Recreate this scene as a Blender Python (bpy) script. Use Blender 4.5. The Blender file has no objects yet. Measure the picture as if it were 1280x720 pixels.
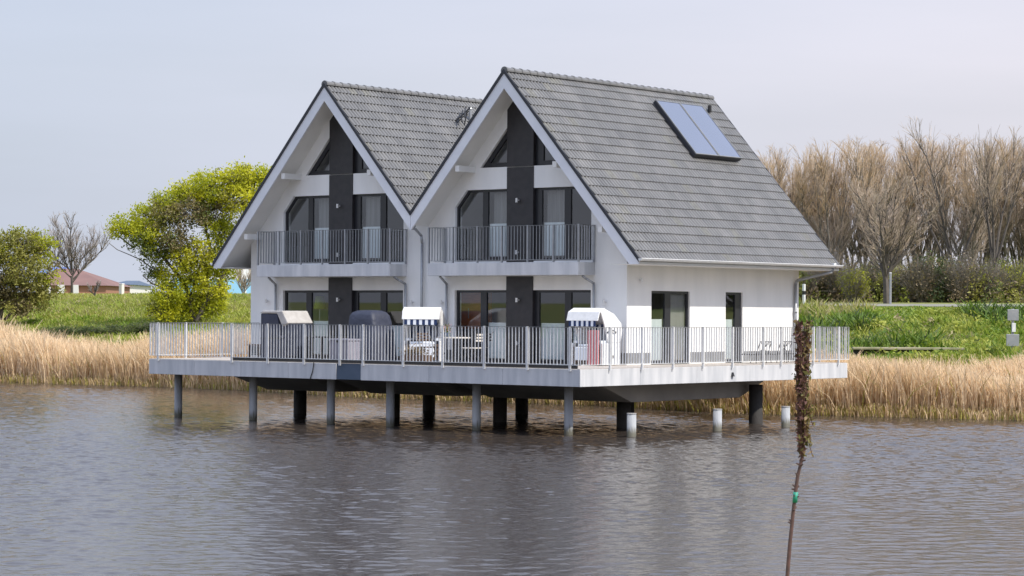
import bpy, math, random
import numpy as np
from mathutils import Vector, Matrix

R = math.radians
rng = np.random.default_rng(7)
random.seed(7)
S = bpy.context.scene
COL = S.collection

# ------------------------------------------------------------------ camera
CX, CY, CZ = 35.5483, -47.127, 1.4033
YAW, PITCH, ROLL, FPX = 0.6754, 0.0105, 0.0063, 2941.83
FWD = Vector((-math.sin(YAW) * math.cos(PITCH), math.cos(YAW) * math.cos(PITCH), math.sin(PITCH)))
RGT = Vector((math.cos(YAW), math.sin(YAW), 0))
UPV = RGT.cross(FWD)
r2 = RGT * math.cos(ROLL) + UPV * math.sin(ROLL)
u2 = UPV * math.cos(ROLL) - RGT * math.sin(ROLL)
cam = bpy.data.cameras.new("camera")
cam.sensor_width = 36
cam.lens = FPX * 36 / 1280
cam.clip_start = 0.5
cam.clip_end = 6000
co = bpy.data.objects.new("camera", cam)
M = Matrix.Identity(4)
for i in range(3):
    M[i][0], M[i][1], M[i][2], M[i][3] = r2[i], u2[i], -FWD[i], (CX, CY, CZ)[i]
co.matrix_world = M
COL.objects.link(co)
S.camera = co

# ------------------------------------------------------------------ sky, sun, exposure
SUN_EL, SUN_TH = 49.0, 4.0       # elevation; azimuth measured from +X towards +Y
w = bpy.data.worlds.new("World")
S.world = w
w.use_nodes = True
nt = w.node_tree
for n in list(nt.nodes):
    nt.nodes.remove(n)
out = nt.nodes.new("ShaderNodeOutputWorld")
sky = nt.nodes.new("ShaderNodeTexSky")
sky.sky_type = 'NISHITA'
sky.sun_disc = False
sky.sun_elevation = R(SUN_EL)
sky.sun_rotation = R(90 - SUN_TH)
sky.dust_density = 2.5
bg1 = nt.nodes.new("ShaderNodeBackground")
bg1.inputs[1].default_value = 0.10
nt.links.new(sky.outputs[0], bg1.inputs[0])
bg2 = nt.nodes.new("ShaderNodeBackground")          # thin high cloud veil
bg2.inputs[0].default_value = (0.74, 0.79, 0.91, 1)
bg2.inputs[1].default_value = 0.9
mixs = nt.nodes.new("ShaderNodeMixShader")
tc = nt.nodes.new("ShaderNodeTexCoord")
mp = nt.nodes.new("ShaderNodeMapping")
mp.inputs['Rotation'].default_value = (0.1, 0.25, 0.6)
mp.inputs['Scale'].default_value = (1.3, 1.3, 9.0)
nz = nt.nodes.new("ShaderNodeTexNoise")
nz.inputs['Scale'].default_value = 2.2
nz.inputs['Detail'].default_value = 5
cr = nt.nodes.new("ShaderNodeMapRange")
cr.inputs[1].default_value = 0.3
cr.inputs[2].default_value = 0.7
cr.inputs[3].default_value = 0.80
cr.inputs[4].default_value = 0.98
nt.links.new(tc.outputs['Generated'], mp.inputs[0])
nt.links.new(mp.outputs[0], nz.inputs['Vector'])
nt.links.new(nz.outputs['Fac'], cr.inputs[0])
nt.links.new(cr.outputs[0], mixs.inputs[0])
nt.links.new(bg1.outputs[0], mixs.inputs[1])
nt.links.new(bg2.outputs[0], mixs.inputs[2])
# the veil is brightened high up, out of view, to fill the shaded fronts
sep = nt.nodes.new("ShaderNodeSeparateXYZ")
zr = nt.nodes.new("ShaderNodeMapRange")
zr.inputs[1].default_value = 0.05; zr.inputs[2].default_value = 0.7
zr.inputs[3].default_value = 0.825; zr.inputs[4].default_value = 1.5
nt.links.new(tc.outputs['Generated'], sep.inputs[0]); nt.links.new(sep.outputs[2], zr.inputs[0])
# and brighter and whiter on the side of the sun
xr = nt.nodes.new("ShaderNodeMapRange"); xr.inputs[1].default_value = -0.80; xr.inputs[2].default_value = -0.40
xr.inputs[3].default_value = 0.0; xr.inputs[4].default_value = 1.0
nt.links.new(sep.outputs[0], xr.inputs[0])
sc_ = nt.nodes.new("ShaderNodeMix"); sc_.data_type = 'RGBA'
sc_.inputs[6].default_value = (0.685, 0.75, 0.895, 1); sc_.inputs[7].default_value = (0.90, 0.87, 0.95, 1)
nt.links.new(xr.outputs[0], sc_.inputs[0])
zb_ = nt.nodes.new("ShaderNodeMapRange"); zb_.inputs[1].default_value = 0.10; zb_.inputs[2].default_value = 0.36
nt.links.new(sep.outputs[2], zb_.inputs[0])
sc2 = nt.nodes.new("ShaderNodeMix"); sc2.data_type = 'RGBA'; sc2.inputs[7].default_value = (0.60, 0.70, 0.95, 1)
nt.links.new(zb_.outputs[0], sc2.inputs[0]); nt.links.new(sc_.outputs[2], sc2.inputs[6]); nt.links.new(sc2.outputs[2], bg2.inputs[0])
nt.links.new(zr.outputs[0], bg2.inputs[1])
nt.links.new(mixs.outputs[0], out.inputs[0])

sl = bpy.data.lights.new("sun", 'SUN')
sl.energy = 4.4
sl.angle = R(0.6)
sl.color = (1.0, 0.94, 0.84)
so = bpy.data.objects.new("sun", sl)
sd = Vector((math.cos(R(SUN_EL)) * math.cos(R(SUN_TH)), math.cos(R(SUN_EL)) * math.sin(R(SUN_TH)), math.sin(R(SUN_EL))))
so.rotation_euler = sd.to_track_quat('Z', 'Y').to_euler()
so.location = (20, 0, 40)
COL.objects.link(so)
S.view_settings.view_transform = 'Standard'
S.view_settings.look = 'None'
S.view_settings.gamma = 1
S.view_settings.exposure = 0.12
S.cycles.max_bounces = 8
S.cycles.transparent_max_bounces = 12

# ------------------------------------------------------------------ helpers
def mat(name, col, rough=0.6, col2=None, nscale=3.0, bump=0.0, bscale=20.0, metal=0.0, spec=0.5, trans=0.0, stretch=(1, 1, 1), bdist=0.02, detail=4):
    m = bpy.data.materials.new(name)
    m.use_nodes = True
    t = m.node_tree
    b = t.nodes['Principled BSDF']
    b.inputs['Roughness'].default_value = rough
    b.inputs['Metallic'].default_value = metal
    b.inputs['Specular IOR Level'].default_value = spec
    b.inputs['Base Color'].default_value = (*col, 1)
    tcn = t.nodes.new("ShaderNodeTexCoord")
    mpp = t.nodes.new("ShaderNodeMapping")
    mpp.inputs['Scale'].default_value = stretch
    t.links.new(tcn.outputs['Object'], mpp.inputs[0])
    if col2:
        n = t.nodes.new("ShaderNodeTexNoise")
        n.inputs['Scale'].default_value = nscale
        n.inputs['Detail'].default_value = detail
        mr = t.nodes.new("ShaderNodeMapRange")
        mr.inputs[1].default_value = 0.35
        mr.inputs[2].default_value = 0.65
        mx = t.nodes.new("ShaderNodeMix")
        mx.data_type = 'RGBA'
        mx.inputs[6].default_value = (*col, 1)
        mx.inputs[7].default_value = (*col2, 1)
        t.links.new(mpp.outputs[0], n.inputs['Vector'])
        t.links.new(n.outputs['Fac'], mr.inputs[0])
        t.links.new(mr.outputs[0], mx.inputs[0])
        t.links.new(mx.outputs[2], b.inputs['Base Color'])
    if bump:
        n2 = t.nodes.new("ShaderNodeTexNoise")
        n2.inputs['Scale'].default_value = bscale
        n2.inputs['Detail'].default_value = 5
        bp = t.nodes.new("ShaderNodeBump")
        bp.inputs['Strength'].default_value = bump
        bp.inputs['Distance'].default_value = bdist
        t.links.new(mpp.outputs[0], n2.inputs['Vector'])
        t.links.new(n2.outputs['Fac'], bp.inputs['Height'])
        t.links.new(bp.outputs[0], b.inputs['Normal'])
    if trans:
        tr = t.nodes.new("ShaderNodeBsdfTranslucent")
        ms = t.nodes.new("ShaderNodeMixShader")
        ms.inputs[0].default_value = trans
        o = t.nodes['Material Output']
        t.links.new(b.outputs[0], ms.inputs[1])
        t.links.new(tr.outputs[0], ms.inputs[2])
        if col2:
            t.links.new(mx.outputs[2], tr.inputs[0])
        else:
            tr.inputs[0].default_value = (*col, 1)
        t.links.new(ms.outputs[0], o.inputs[0])
    return m

M_ = {}
M_['render'] = mat("white_render", (0.85, 0.84, 0.82), 0.85, (0.77, 0.765, 0.75), 1.3, 0.25, 60, stretch=(1.2, 1.2, 0.3))
M_['board'] = mat("white_board", (0.76, 0.77, 0.80), 0.5, (0.70, 0.71, 0.75), 2.0)
M_['soffit'] = mat("soffit_paint", (0.76, 0.75, 0.72), 0.7, (0.70, 0.69, 0.66), 1.5)
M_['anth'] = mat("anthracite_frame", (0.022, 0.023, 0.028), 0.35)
M_['clad'] = mat("black_cladding", (0.020, 0.019, 0.022), 0.45, (0.030, 0.027, 0.030), 5.0, 0.2, 30)
M_['tile'] = mat("grey_roof_tile", (0.168, 0.164, 0.159), 0.40, (0.132, 0.130, 0.128), 1.3, 0.35, 45, detail=8)
M_['tile_b'] = mat("grey_roof_tile_darker", (0.154, 0.151, 0.147), 0.42, (0.118, 0.116, 0.115), 1.3, 0.35, 45, detail=8)
M_['tile_c'] = mat("grey_roof_tile_lighter", (0.186, 0.181, 0.174), 0.40, (0.146, 0.143, 0.139), 1.3, 0.35, 45, detail=8)
M_['tile_d'] = mat("lichened_roof_tile", (0.19, 0.186, 0.165), 0.6, (0.14, 0.137, 0.127), 9.0, 0.35, 45, detail=8)
M_['verge'] = mat("dark_verge", (0.025, 0.027, 0.035), 0.5)
M_['conc'] = mat("pale_concrete", (0.62, 0.62, 0.63), 0.8, (0.47, 0.48, 0.50), 2.2, 0.3, 40, stretch=(1.6, 1.6, 0.25))
M_['hull'] = mat("grey_concrete", (0.36, 0.34, 0.32), 0.85, (0.27, 0.26, 0.25), 1.0, 0.4, 25)
M_['pile'] = mat("pile_concrete", (0.40, 0.41, 0.42), 0.7, (0.27, 0.28, 0.30), 3.0, 0.4, 30, stretch=(1, 1, 0.3))
M_['pier'] = mat("dark_pier", (0.045, 0.040, 0.038), 0.8, (0.03, 0.028, 0.026), 4.0, 0.4, 20)
def stain(m, z0, z1, col):
    t = m.node_tree; b = t.nodes['Principled BSDF']
    g = t.nodes.new("ShaderNodeNewGeometry"); sx = t.nodes.new("ShaderNodeSeparateXYZ"); n = t.nodes.new("ShaderNodeTexNoise"); n.inputs['Scale'].default_value = 6.0
    ma = t.nodes.new("ShaderNodeMath"); ma.operation = 'MULTIPLY_ADD'; ma.inputs[1].default_value = 0.35
    mr = t.nodes.new("ShaderNodeMapRange"); mr.inputs[1].default_value = z0 + 0.17; mr.inputs[2].default_value = z1 + 0.17
    mx = t.nodes.new("ShaderNodeMix"); mx.data_type = 'RGBA'; mx.inputs[6].default_value = (*col, 1)
    src = b.inputs['Base Color'].links[0].from_socket
    t.links.new(g.outputs['Position'], sx.inputs[0]); t.links.new(n.outputs['Fac'], ma.inputs[0]); t.links.new(sx.outputs[2], ma.inputs[2])
    t.links.new(ma.outputs[0], mr.inputs[0]); t.links.new(mr.outputs[0], mx.inputs[0]); t.links.new(src, mx.inputs[7]); t.links.new(mx.outputs[2], b.inputs['Base Color'])
stain(M_['pile'], -1.62, -1.45, (0.10, 0.095, 0.07))
M_['steel'] = mat("galvanised_steel", (0.74, 0.74, 0.73), 0.45, (0.64, 0.64, 0.64), 6.0)
M_['zinc'] = mat("zinc", (0.40, 0.41, 0.42), 0.45, (0.33, 0.34, 0.36), 4.0, metal=0.5)
M_['zincdark'] = mat('weathered_handrail', (0.20, 0.205, 0.21), 0.6, (0.16, 0.165, 0.17), 4.0)
M_['slate'] = mat("slate_panel", (0.07, 0.10, 0.15), 0.5, (0.055, 0.085, 0.13), 2.0)
M_['plinth'] = mat("plinth_grey", (0.22, 0.22, 0.22), 0.85, (0.17, 0.17, 0.17), 3.0, 0.3, 40)
M_['planks'] = mat("deck_boards", (0.50, 0.45, 0.40), 0.75, (0.40, 0.36, 0.32), 4.0, 0.3, 12, stretch=(0.3, 6, 1))
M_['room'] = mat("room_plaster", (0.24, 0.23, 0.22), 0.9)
M_['curt'] = mat("pale_curtain", (0.32, 0.31, 0.30), 0.9, (0.25, 0.24, 0.23), 3.0, stretch=(9, 1, 0.2))
M_['blind'] = mat('translucent_blind', (0.78, 0.82, 0.82), 0.8, (0.70, 0.74, 0.75), 2.0, stretch=(5, 5, 0.4))
M_['navy'] = mat("navy_cover", (0.034, 0.040, 0.068), 0.6, (0.025, 0.030, 0.052), 3.0, 0.5, 7, bdist=0.05)
M_['cream'] = mat("cream_cover", (0.46, 0.44, 0.42), 0.75, (0.38, 0.36, 0.34), 5.0, 0.4, 15)
M_['white'] = mat("white_wicker", (0.80, 0.80, 0.80), 0.6, (0.70, 0.70, 0.70), 8.0, 0.5, 60)
M_['wicker'] = mat("brown_wicker", (0.12, 0.07, 0.045), 0.7, (0.07, 0.045, 0.03), 25.0, 0.5, 60)
M_['strwhite'] = mat("stripe_white", (0.72, 0.76, 0.82), 0.8)
M_['strnavy'] = mat("stripe_navy", (0.012, 0.03, 0.10), 0.8)
M_['red'] = mat("red_towel", (0.60, 0.20, 0.20), 0.85, (0.52, 0.15, 0.16), 8.0)
M_['black'] = mat("black_metal", (0.02, 0.02, 0.022), 0.4)
M_['tabletop'] = mat("pale_tabletop", (0.62, 0.58, 0.52), 0.5)
M_['box'] = mat("mauve_grey_plastic", (0.26, 0.25, 0.30), 0.6, (0.22, 0.215, 0.26), 2.0)
M_['orange'] = mat("orange_brown_wood", (0.75, 0.26, 0.08), 0.5, (0.62, 0.20, 0.06), 5.0, stretch=(1, 1, 4))
M_['lime'] = mat("lime_shade", (0.38, 0.50, 0.06), 0.7)
M_['lampm'] = mat("lamp_metal", (0.70, 0.70, 0.70), 0.3, metal=0.3)
M_['bark'] = mat("grey_brown_bark", (0.26, 0.23, 0.19), 0.9, (0.16, 0.14, 0.12), 6.0)
M_['barkdark'] = mat("dark_bark", (0.12, 0.10, 0.085), 0.9, (0.08, 0.07, 0.06), 6.0)
M_['twig'] = mat("ochre_twigs", (0.62, 0.50, 0.38), 0.85, (0.48, 0.385, 0.30), 0.5, trans=0.2)
M_['twigtip'] = mat("budding_twig_tips", (0.70, 0.52, 0.31), 0.85, (0.54, 0.42, 0.29), 0.45, trans=0.3)
M_['twiggrey'] = mat("grey_twigs", (0.50, 0.44, 0.40), 0.85, (0.40, 0.35, 0.32), 0.8, trans=0.2)
M_['road'] = mat("pale_asphalt", (0.25, 0.24, 0.20), 0.9, (0.20, 0.195, 0.155), 0.5)

def leafmat(name, c1, c2, scale=1.5, trans=0.35):
    return mat(name, c1, 0.6, c2, scale, trans=trans)

M_['leaf_lime'] = leafmat("spring_leaf_yellow_green", (0.48, 0.50, 0.02), (0.32, 0.36, 0.02), 0.9, 0.5)
M_['leaf_lime2'] = leafmat("spring_leaf_gold", (0.66, 0.64, 0.03), (0.48, 0.49, 0.025), 1.2, 0.5)
M_['leaf_dull'] = leafmat("leaf_dull_brown", (0.26, 0.21, 0.09), (0.19, 0.16, 0.07), 1.5)
M_['leaf_olive'] = leafmat("leaf_olive", (0.32, 0.30, 0.06), (0.22, 0.22, 0.05), 1.2)
M_['leaf_dark'] = leafmat("leaf_dark_green", (0.085, 0.12, 0.035), (0.055, 0.08, 0.03), 1.2)
M_['leaf_mid'] = leafmat("leaf_mid_green", (0.16, 0.20, 0.04), (0.11, 0.14, 0.03), 1.2)
M_['leaf_brown'] = leafmat("leaf_russet_brown", (0.27, 0.20, 0.12), (0.19, 0.145, 0.085), 1.2)
M_['reed1'] = leafmat("dry_reed", (0.84, 0.65, 0.42), (0.70, 0.53, 0.32), 0.22, 0.42)
M_['reed2'] = leafmat("pale_reed", (0.90, 0.74, 0.52), (0.80, 0.62, 0.40), 0.22, 0.42)
M_['reed3'] = leafmat("brown_reed_stalk", (0.50, 0.36, 0.19), (0.40, 0.28, 0.14), 0.3, 0.35)  # browner stalk colour, mixed in at random among the reeds
M_['reedg'] = leafmat("green_reed_shoot", (0.42, 0.36, 0.08), (0.30, 0.29, 0.06), 0.3, 0.35)
M_['grass1'] = leafmat("fresh_grass", (0.19, 0.29, 0.02), (0.44, 0.46, 0.08), 0.32, 0.4)
M_['grass2'] = leafmat("yellow_grass", (0.40, 0.38, 0.09), (0.28, 0.33, 0.05), 0.3, 0.4)
M_['grass3'] = leafmat("dark_weeds", (0.10, 0.18, 0.02), (0.15, 0.23, 0.02), 0.4, 0.35)
M_['grass4'] = leafmat("straw_grass", (0.42, 0.35, 0.18), (0.33, 0.29, 0.14), 0.4, 0.3)


def glass_mat():
    m = bpy.data.materials.new("window_glass")
    m.use_nodes = True
    t = m.node_tree
    for n in list(t.nodes):
        t.nodes.remove(n)
    o = t.nodes.new("ShaderNodeOutputMaterial")
    g = t.nodes.new("ShaderNodeBsdfGlossy")
    g.inputs['Roughness'].default_value = 0.015
    g.inputs['Color'].default_value = (0.92, 0.95, 1, 1)
    tr = t.nodes.new("ShaderNodeBsdfTransparent")
    tr.inputs[0].default_value = (0.82, 0.85, 0.85, 1)
    lw = t.nodes.new("ShaderNodeLayerWeight")
    lw.inputs[0].default_value = 0.5
    pw = t.nodes.new("ShaderNodeMath"); pw.operation = 'POWER'; pw.inputs[1].default_value = 3.0
    fr = t.nodes.new("ShaderNodeMath"); fr.operation = 'MULTIPLY_ADD'; fr.inputs[1].default_value = 0.8; fr.inputs[2].default_value = 0.10
    t.links.new(lw.outputs['Facing'], pw.inputs[0]); t.links.new(pw.outputs[0], fr.inputs[0])
    mx = t.nodes.new("ShaderNodeMixShader")
    t.links.new(fr.outputs[0], mx.inputs[0])
    t.links.new(tr.outputs[0], mx.inputs[1])
    t.links.new(g.outputs[0], mx.inputs[2])
    t.links.new(mx.outputs[0], o.inputs[0])
    return m
M_['glass'] = glass_mat()


def solar_mat():
    m = mat("solar_glass", (0.10, 0.115, 0.17), 0.25, (0.085, 0.10, 0.15), 0.6, spec=0.9)
    m.node_tree.nodes['Principled BSDF'].inputs['Coat Weight'].default_value = 1.0
    m.node_tree.nodes['Principled BSDF'].inputs['Coat Roughness'].default_value = 0.12
    return m
M_['solar'] = solar_mat()


class MB:
    def __init__(s):
        s.v = []; s.f = []; s.m = []
    def add(s, vs, fs, mi=0):
        o = len(s.v)
        s.v += [tuple(x) for x in vs]
        s.f += [tuple(i + o for i in f) for f in fs]
        s.m += [mi] * len(fs)
    def box(s, x0, x1, y0, y1, z0, z1, mi=0, mtx=None):
        v = [(x0, y0, z0), (x1, y0, z0), (x1, y1, z0), (x0, y1, z0), (x0, y0, z1), (x1, y0, z1), (x1, y1, z1), (x0, y1, z1)]
        if mtx is not None:
            v = [tuple(mtx @ Vector(p)) for p in v]
        s.add(v, [(0, 3, 2, 1), (4, 5, 6, 7), (0, 1, 5, 4), (1, 2, 6, 5), (2, 3, 7, 6), (3, 0, 4, 7)], mi)
        return s
    def prism(s, poly, axis, a0, a1, mi=0):
        # axis 'y': poly in (x,z); 'x': poly in (y,z); 'z': poly in (x,y)
        n = len(poly)
        def P(p, a):
            return {'y': (p[0], a, p[1]), 'x': (a, p[0], p[1]), 'z': (p[0], p[1], a)}[axis]
        v = [P(p, a0) for p in poly] + [P(p, a1) for p in poly]
        f = [tuple(range(n)), tuple(range(2 * n - 1, n - 1, -1))] + [(i, i + n, (i + 1) % n + n, (i + 1) % n) for i in range(n)]
        s.add(v, f, mi)
        return s
    def tube(s, p0, p1, r0, r1=None, n=8, mi=0, caps=True):
        if r1 is None: r1 = r0
        p0 = Vector(p0); p1 = Vector(p1)
        d = (p1 - p0).normalized()
        a = d.orthogonal().normalized(); b = d.cross(a)
        v = []
        for p, r in ((p0, r0), (p1, r1)):
            for k in range(n):
                t = 2 * math.pi * k / n
                v.append(p + a * (r * math.cos(t)) + b * (r * math.sin(t)))
        f = [(k, (k + 1) % n, (k + 1) % n + n, k + n) for k in range(n)]
        if caps:
            f += [tuple(range(n - 1, -1, -1)), tuple(range(n, 2 * n))]
        s.add(v, f, mi)
        return s
    def path(s, pts, r, n=8, mi=0):
        for a, b in zip(pts[:-1], pts[1:]):
            s.tube(a, b, r, r, n, mi)
        return s
    def build(s, name, mats, parent=None, smooth=False, bevel=0.0):
        me = bpy.data.meshes.new(name)
        me.from_pydata(s.v, [], s.f)
        if not isinstance(mats, (list, tuple)): mats = [mats]
        for m in mats: me.materials.append(m)
        for p, mi in zip(me.polygons, s.m):
            p.material_index = mi
            p.use_smooth = smooth
        import bmesh
        bm = bmesh.new(); bm.from_mesh(me)
        bmesh.ops.recalc_face_normals(bm, faces=bm.faces)
        bm.to_mesh(me); bm.free()
        return link(name, me, parent, bevel)


def link(name, me, parent=None, bevel=0.0):
    o = bpy.data.objects.new(name, me)
    COL.objects.link(o)
    if parent is not None:
        o.parent = parent
    if bevel:
        b = o.modifiers.new("bevel", 'BEVEL')
        b.width = bevel; b.segments = 2; b.limit_method = 'ANGLE'
    return o


def npmesh(name, V, F, mats, mi=None, parent=None, smooth=False):
    """V (n,3), F (m,k) with constant k"""
    me = bpy.data.meshes.new(name)
    V = np.asarray(V, np.float32); F = np.asarray(F, np.int32)
    m, k = F.shape
    me.vertices.add(len(V)); me.vertices.foreach_set("co", V.ravel())
    me.loops.add(m * k); me.loops.foreach_set("vertex_index", F.ravel())
    me.polygons.add(m)
    me.polygons.foreach_set("loop_start", np.arange(0, m * k, k, dtype=np.int32))
    me.polygons.foreach_set("loop_total", np.full(m, k, np.int32))
    if not isinstance(mats, (list, tuple)): mats = [mats]
    for x in mats: me.materials.append(x)
    if mi is not None: me.polygons.foreach_set("material_index", np.asarray(mi, np.int32))
    me.polygons.foreach_set("use_smooth", np.full(m, smooth, bool))
    me.update(calc_edges=True)
    return link(name, me, parent)


def tag(o, label=None, cat=None, group=None, kind=None):
    if label: o['label'] = label
    if cat: o['category'] = cat
    if group: o['group'] = group
    if kind: o['kind'] = kind
    return o


def empty(name, loc, label=None, cat=None, group=None, rz=0.0):
    o = bpy.data.objects.new(name, None)
    o.empty_display_size = 0.3
    o.location = loc; o.rotation_euler = (0, 0, rz)
    COL.objects.link(o)
    return tag(o, label, cat, group)


def dup(root, loc, rz=0.0, scale=1.0, label=None, group=None):
    r = root.copy(); COL.objects.link(r)
    r.location = loc; r.rotation_euler = (0, 0, rz)
    r.scale = (scale, scale, scale) if not isinstance(scale, tuple) else scale
    if label: r['label'] = label
    if group: r['group'] = group
    for ch in list(root.children):
        c = ch.copy(); COL.objects.link(c); c.parent = r
        for g in list(ch.children):
            d = g.copy(); COL.objects.link(d); d.parent = c
    return r

# ------------------------------------------------------------------ landscape
WZ = -1.716
PXT = [-700, 0, 187, 250, 350, 425, 600, 740, 900, 1080, 1280, 2000]
DST = [112, 101, 96.5, 94.5, 90.6, 86.5, 82.5, 79.5, 74.2, 72.2, 70.2, 64]
ANG_T = [-180, -95, -94, -60, -30, math.degrees(math.atan((-700 - 640) / FPX))]
def shore(phi):
    """phi in radians from the view axis, + to the right -> radius of the far shore"""
    d = np.degrees(phi)
    px = 640 + FPX * np.tan(np.clip(phi, -0.6, 0.6))
    a = np.interp(px, PXT, DST) / np.cos(np.clip(phi, -0.6, 0.6))
    left = np.interp(d, [-95, -70, -24.5], [10, 90, 113 / math.cos(R(24.5))])
    right = np.interp(d, [24.8, 60, 95], [64 / math.cos(R(24.8)), 70, 10])
    r = np.where(d < -24.5, left, np.where(d > 24.8, right, a))
    return r

RIPPLE = 0.062
def sm(a, b, x):
    t = np.clip((x - a) / (b - a), 0, 1)
    return t * t * (3 - 2 * t)

def polar(x, y):
    dx = np.asarray(x) - CX; dy = np.asarray(y) - CY
    q = dx * RGT.x + dy * RGT.y
    d = dx * (-math.sin(YAW)) + dy * math.cos(YAW)
    return np.arctan2(q, d), np.hypot(q, d)

def lump(x, y):
    return (np.sin(x * 0.9 + 1.3 * np.sin(y * 0.7)) * np.sin(y * 1.1 + 0.8 * np.sin(x * 0.5)) + 0.6 * np.sin(x * 2.1 + y * 1.3) * np.sin(y * 2.3 - x * 0.7))

def hgt_p(phi, r):
    rs = shore(phi)
    e = r - rs
    d = np.degrees(phi)
    x = CX + r * (np.sin(phi) * RGT.x - np.cos(phi) * math.sin(YAW))
    y = CY + r * (np.sin(phi) * RGT.y + np.cos(phi) * math.cos(YAW))
    zl = np.interp(e, [-6, -1, 0, 1, 6, 9, 14, 40, 60], [-3, -2.1, WZ - 0.02, -1.55, -1.35, 0.0, 0.4, 2.12, 2.2])
    zr = np.interp(e, [-6, -1, 0, 1, 6, 10, 14.5, 18, 31, 34, 44], [-3, -2.1, WZ - 0.02, -1.55, -1.35, -0.35, -0.02, 0.08, 1.55, 1.62, 2.02])
    px = 640 + FPX * np.tan(np.clip(phi, -0.6, 0.6))
    t = sm(450, 850, px)
    z = zl * (1 - t) + zr * t
    amp = sm(9, 14, e) * (1 - sm(30, 36, e)) * (0.12 + 0.1 * t)
    z = z + amp * lump(x, y)
    # near bank around and behind the camera
    nb = np.interp(r, [0, 14, 16.5, 20, 26], [-0.32, -0.34, -0.75, -1.8, -3.0])
    z = np.maximum(z, nb)
    back = sm(93, 97, np.abs(d))
    zb = np.interp(r, [0, 14, 40, 80], [-0.32, -0.3, 0.2, 1.0])
    return z * (1 - back) + zb * back

def hgt(x, y):
    return hgt_p(*polar(x, y))

def PXD(px, dist, z=None):
    """world point at column px of the photo and horizontal distance along the view axis"""
    q = (px - 640) / FPX * dist
    x = CX + q * RGT.x - dist * math.sin(YAW)
    y = CY + q * RGT.y + dist * math.cos(YAW)
    if z is None: z = float(hgt(x, y))
    return Vector((x, y, z))

deg = np.concatenate([np.arange(-180, -26, 2.0), np.arange(-26, -14, 0.5), np.arange(-14, 14, 0.12), np.arange(14, 30, 0.5), np.arange(30, 180, 2.0)])
rad = np.concatenate([[0.3, 4, 8, 11, 13, 14, 15, 16, 17, 18, 20, 23, 26, 40, 55], np.arange(60, 125, 0.5), np.arange(125, 160, 2.5), [165, 180, 200, 240, 300, 400, 600, 1000, 1800, 3500]])
PH, RR = np.meshgrid(np.radians(deg), rad)
Z = hgt_p(PH, RR)
X = CX + RR * (np.sin(PH) * RGT.x - np.cos(PH) * math.sin(YAW))
Y = CY + RR * (np.sin(PH) * RGT.y + np.cos(PH) * math.cos(YAW))
nr, nc = PH.shape
V = np.stack([X, Y, Z], -1).reshape(-1, 3)
idx = np.arange(nr * nc).reshape(nr, nc)
nx = np.roll(idx, -1, axis=1)
F = np.stack([idx[:-1], nx[:-1], nx[1:], idx[1:]], -1).reshape(-1, 4)
# colour: bare bank near water, grass above
gm = mat("ground_soil_and_grass", (0.13, 0.18, 0.03), 0.9, (0.21, 0.21, 0.055), 0.12, 0.6, 3.0, bdist=0.3)
t = gm.node_tree
geo = t.nodes.new("ShaderNodeNewGeometry"); sx = t.nodes.new("ShaderNodeSeparateXYZ")
mr = t.nodes.new("ShaderNodeMapRange"); mr.inputs[1].default_value = -1.3; mr.inputs[2].default_value = -0.2
mx = t.nodes.new("ShaderNodeMix"); mx.data_type = 'RGBA'; mx.inputs[6].default_value = (0.20, 0.135, 0.06, 1)
t.links.new(geo.outputs['Position'], sx.inputs[0]); t.links.new(sx.outputs[2], mr.inputs[0]); t.links.new(mr.outputs[0], mx.inputs[0])
prev = t.nodes['Principled BSDF'].inputs['Base Color'].links[0].from_socket
t.links.new(prev, mx.inputs[7]); t.links.new(mx.outputs[2], t.nodes['Principled BSDF'].inputs['Base Color'])
tag(npmesh("ground", V, F, gm, smooth=True), "grassy banks and meadow around the lake", kind='structure')

# water
wm = bpy.data.materials.new("lake_water"); wm.use_nodes = True
t = wm.node_tree; b = t.nodes['Principled BSDF']
b.inputs['Base Color'].default_value = (0.046, 0.037, 0.031, 1)
b.inputs['Roughness'].default_value = 0.10
b.inputs['IOR'].default_value = 1.333
tcn = t.nodes.new("ShaderNodeTexCoord")
def wave(scale, strength, dist, stretch, rot, prevn=None, det=3):
    mpp = t.nodes.new("ShaderNodeMapping"); mpp.inputs['Scale'].default_value = stretch; mpp.inputs['Rotation'].default_value = (0, 0, rot)
    n = t.nodes.new("ShaderNodeTexNoise"); n.inputs['Scale'].default_value = scale; n.inputs['Detail'].default_value = det; n.inputs['Roughness'].default_value = 0.55
    bp = t.nodes.new("ShaderNodeBump"); bp.inputs['Strength'].default_value = strength; bp.inputs['Distance'].default_value = dist
    t.links.new(tcn.outputs['Object'], mpp.inputs[0]); t.links.new(mpp.outputs[0], n.inputs['Vector']); t.links.new(n.outputs['Fac'], bp.inputs['Height'])
    if prevn: t.links.new(prevn.outputs[0], bp.inputs['Normal'])
    return bp
b2 = wave(5.0, 0.5, 0.02, (1, 1.6, 1), -YAW + 0.25, None, 4)
t.links.new(b2.outputs[0], b.inputs['Normal'])
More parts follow.
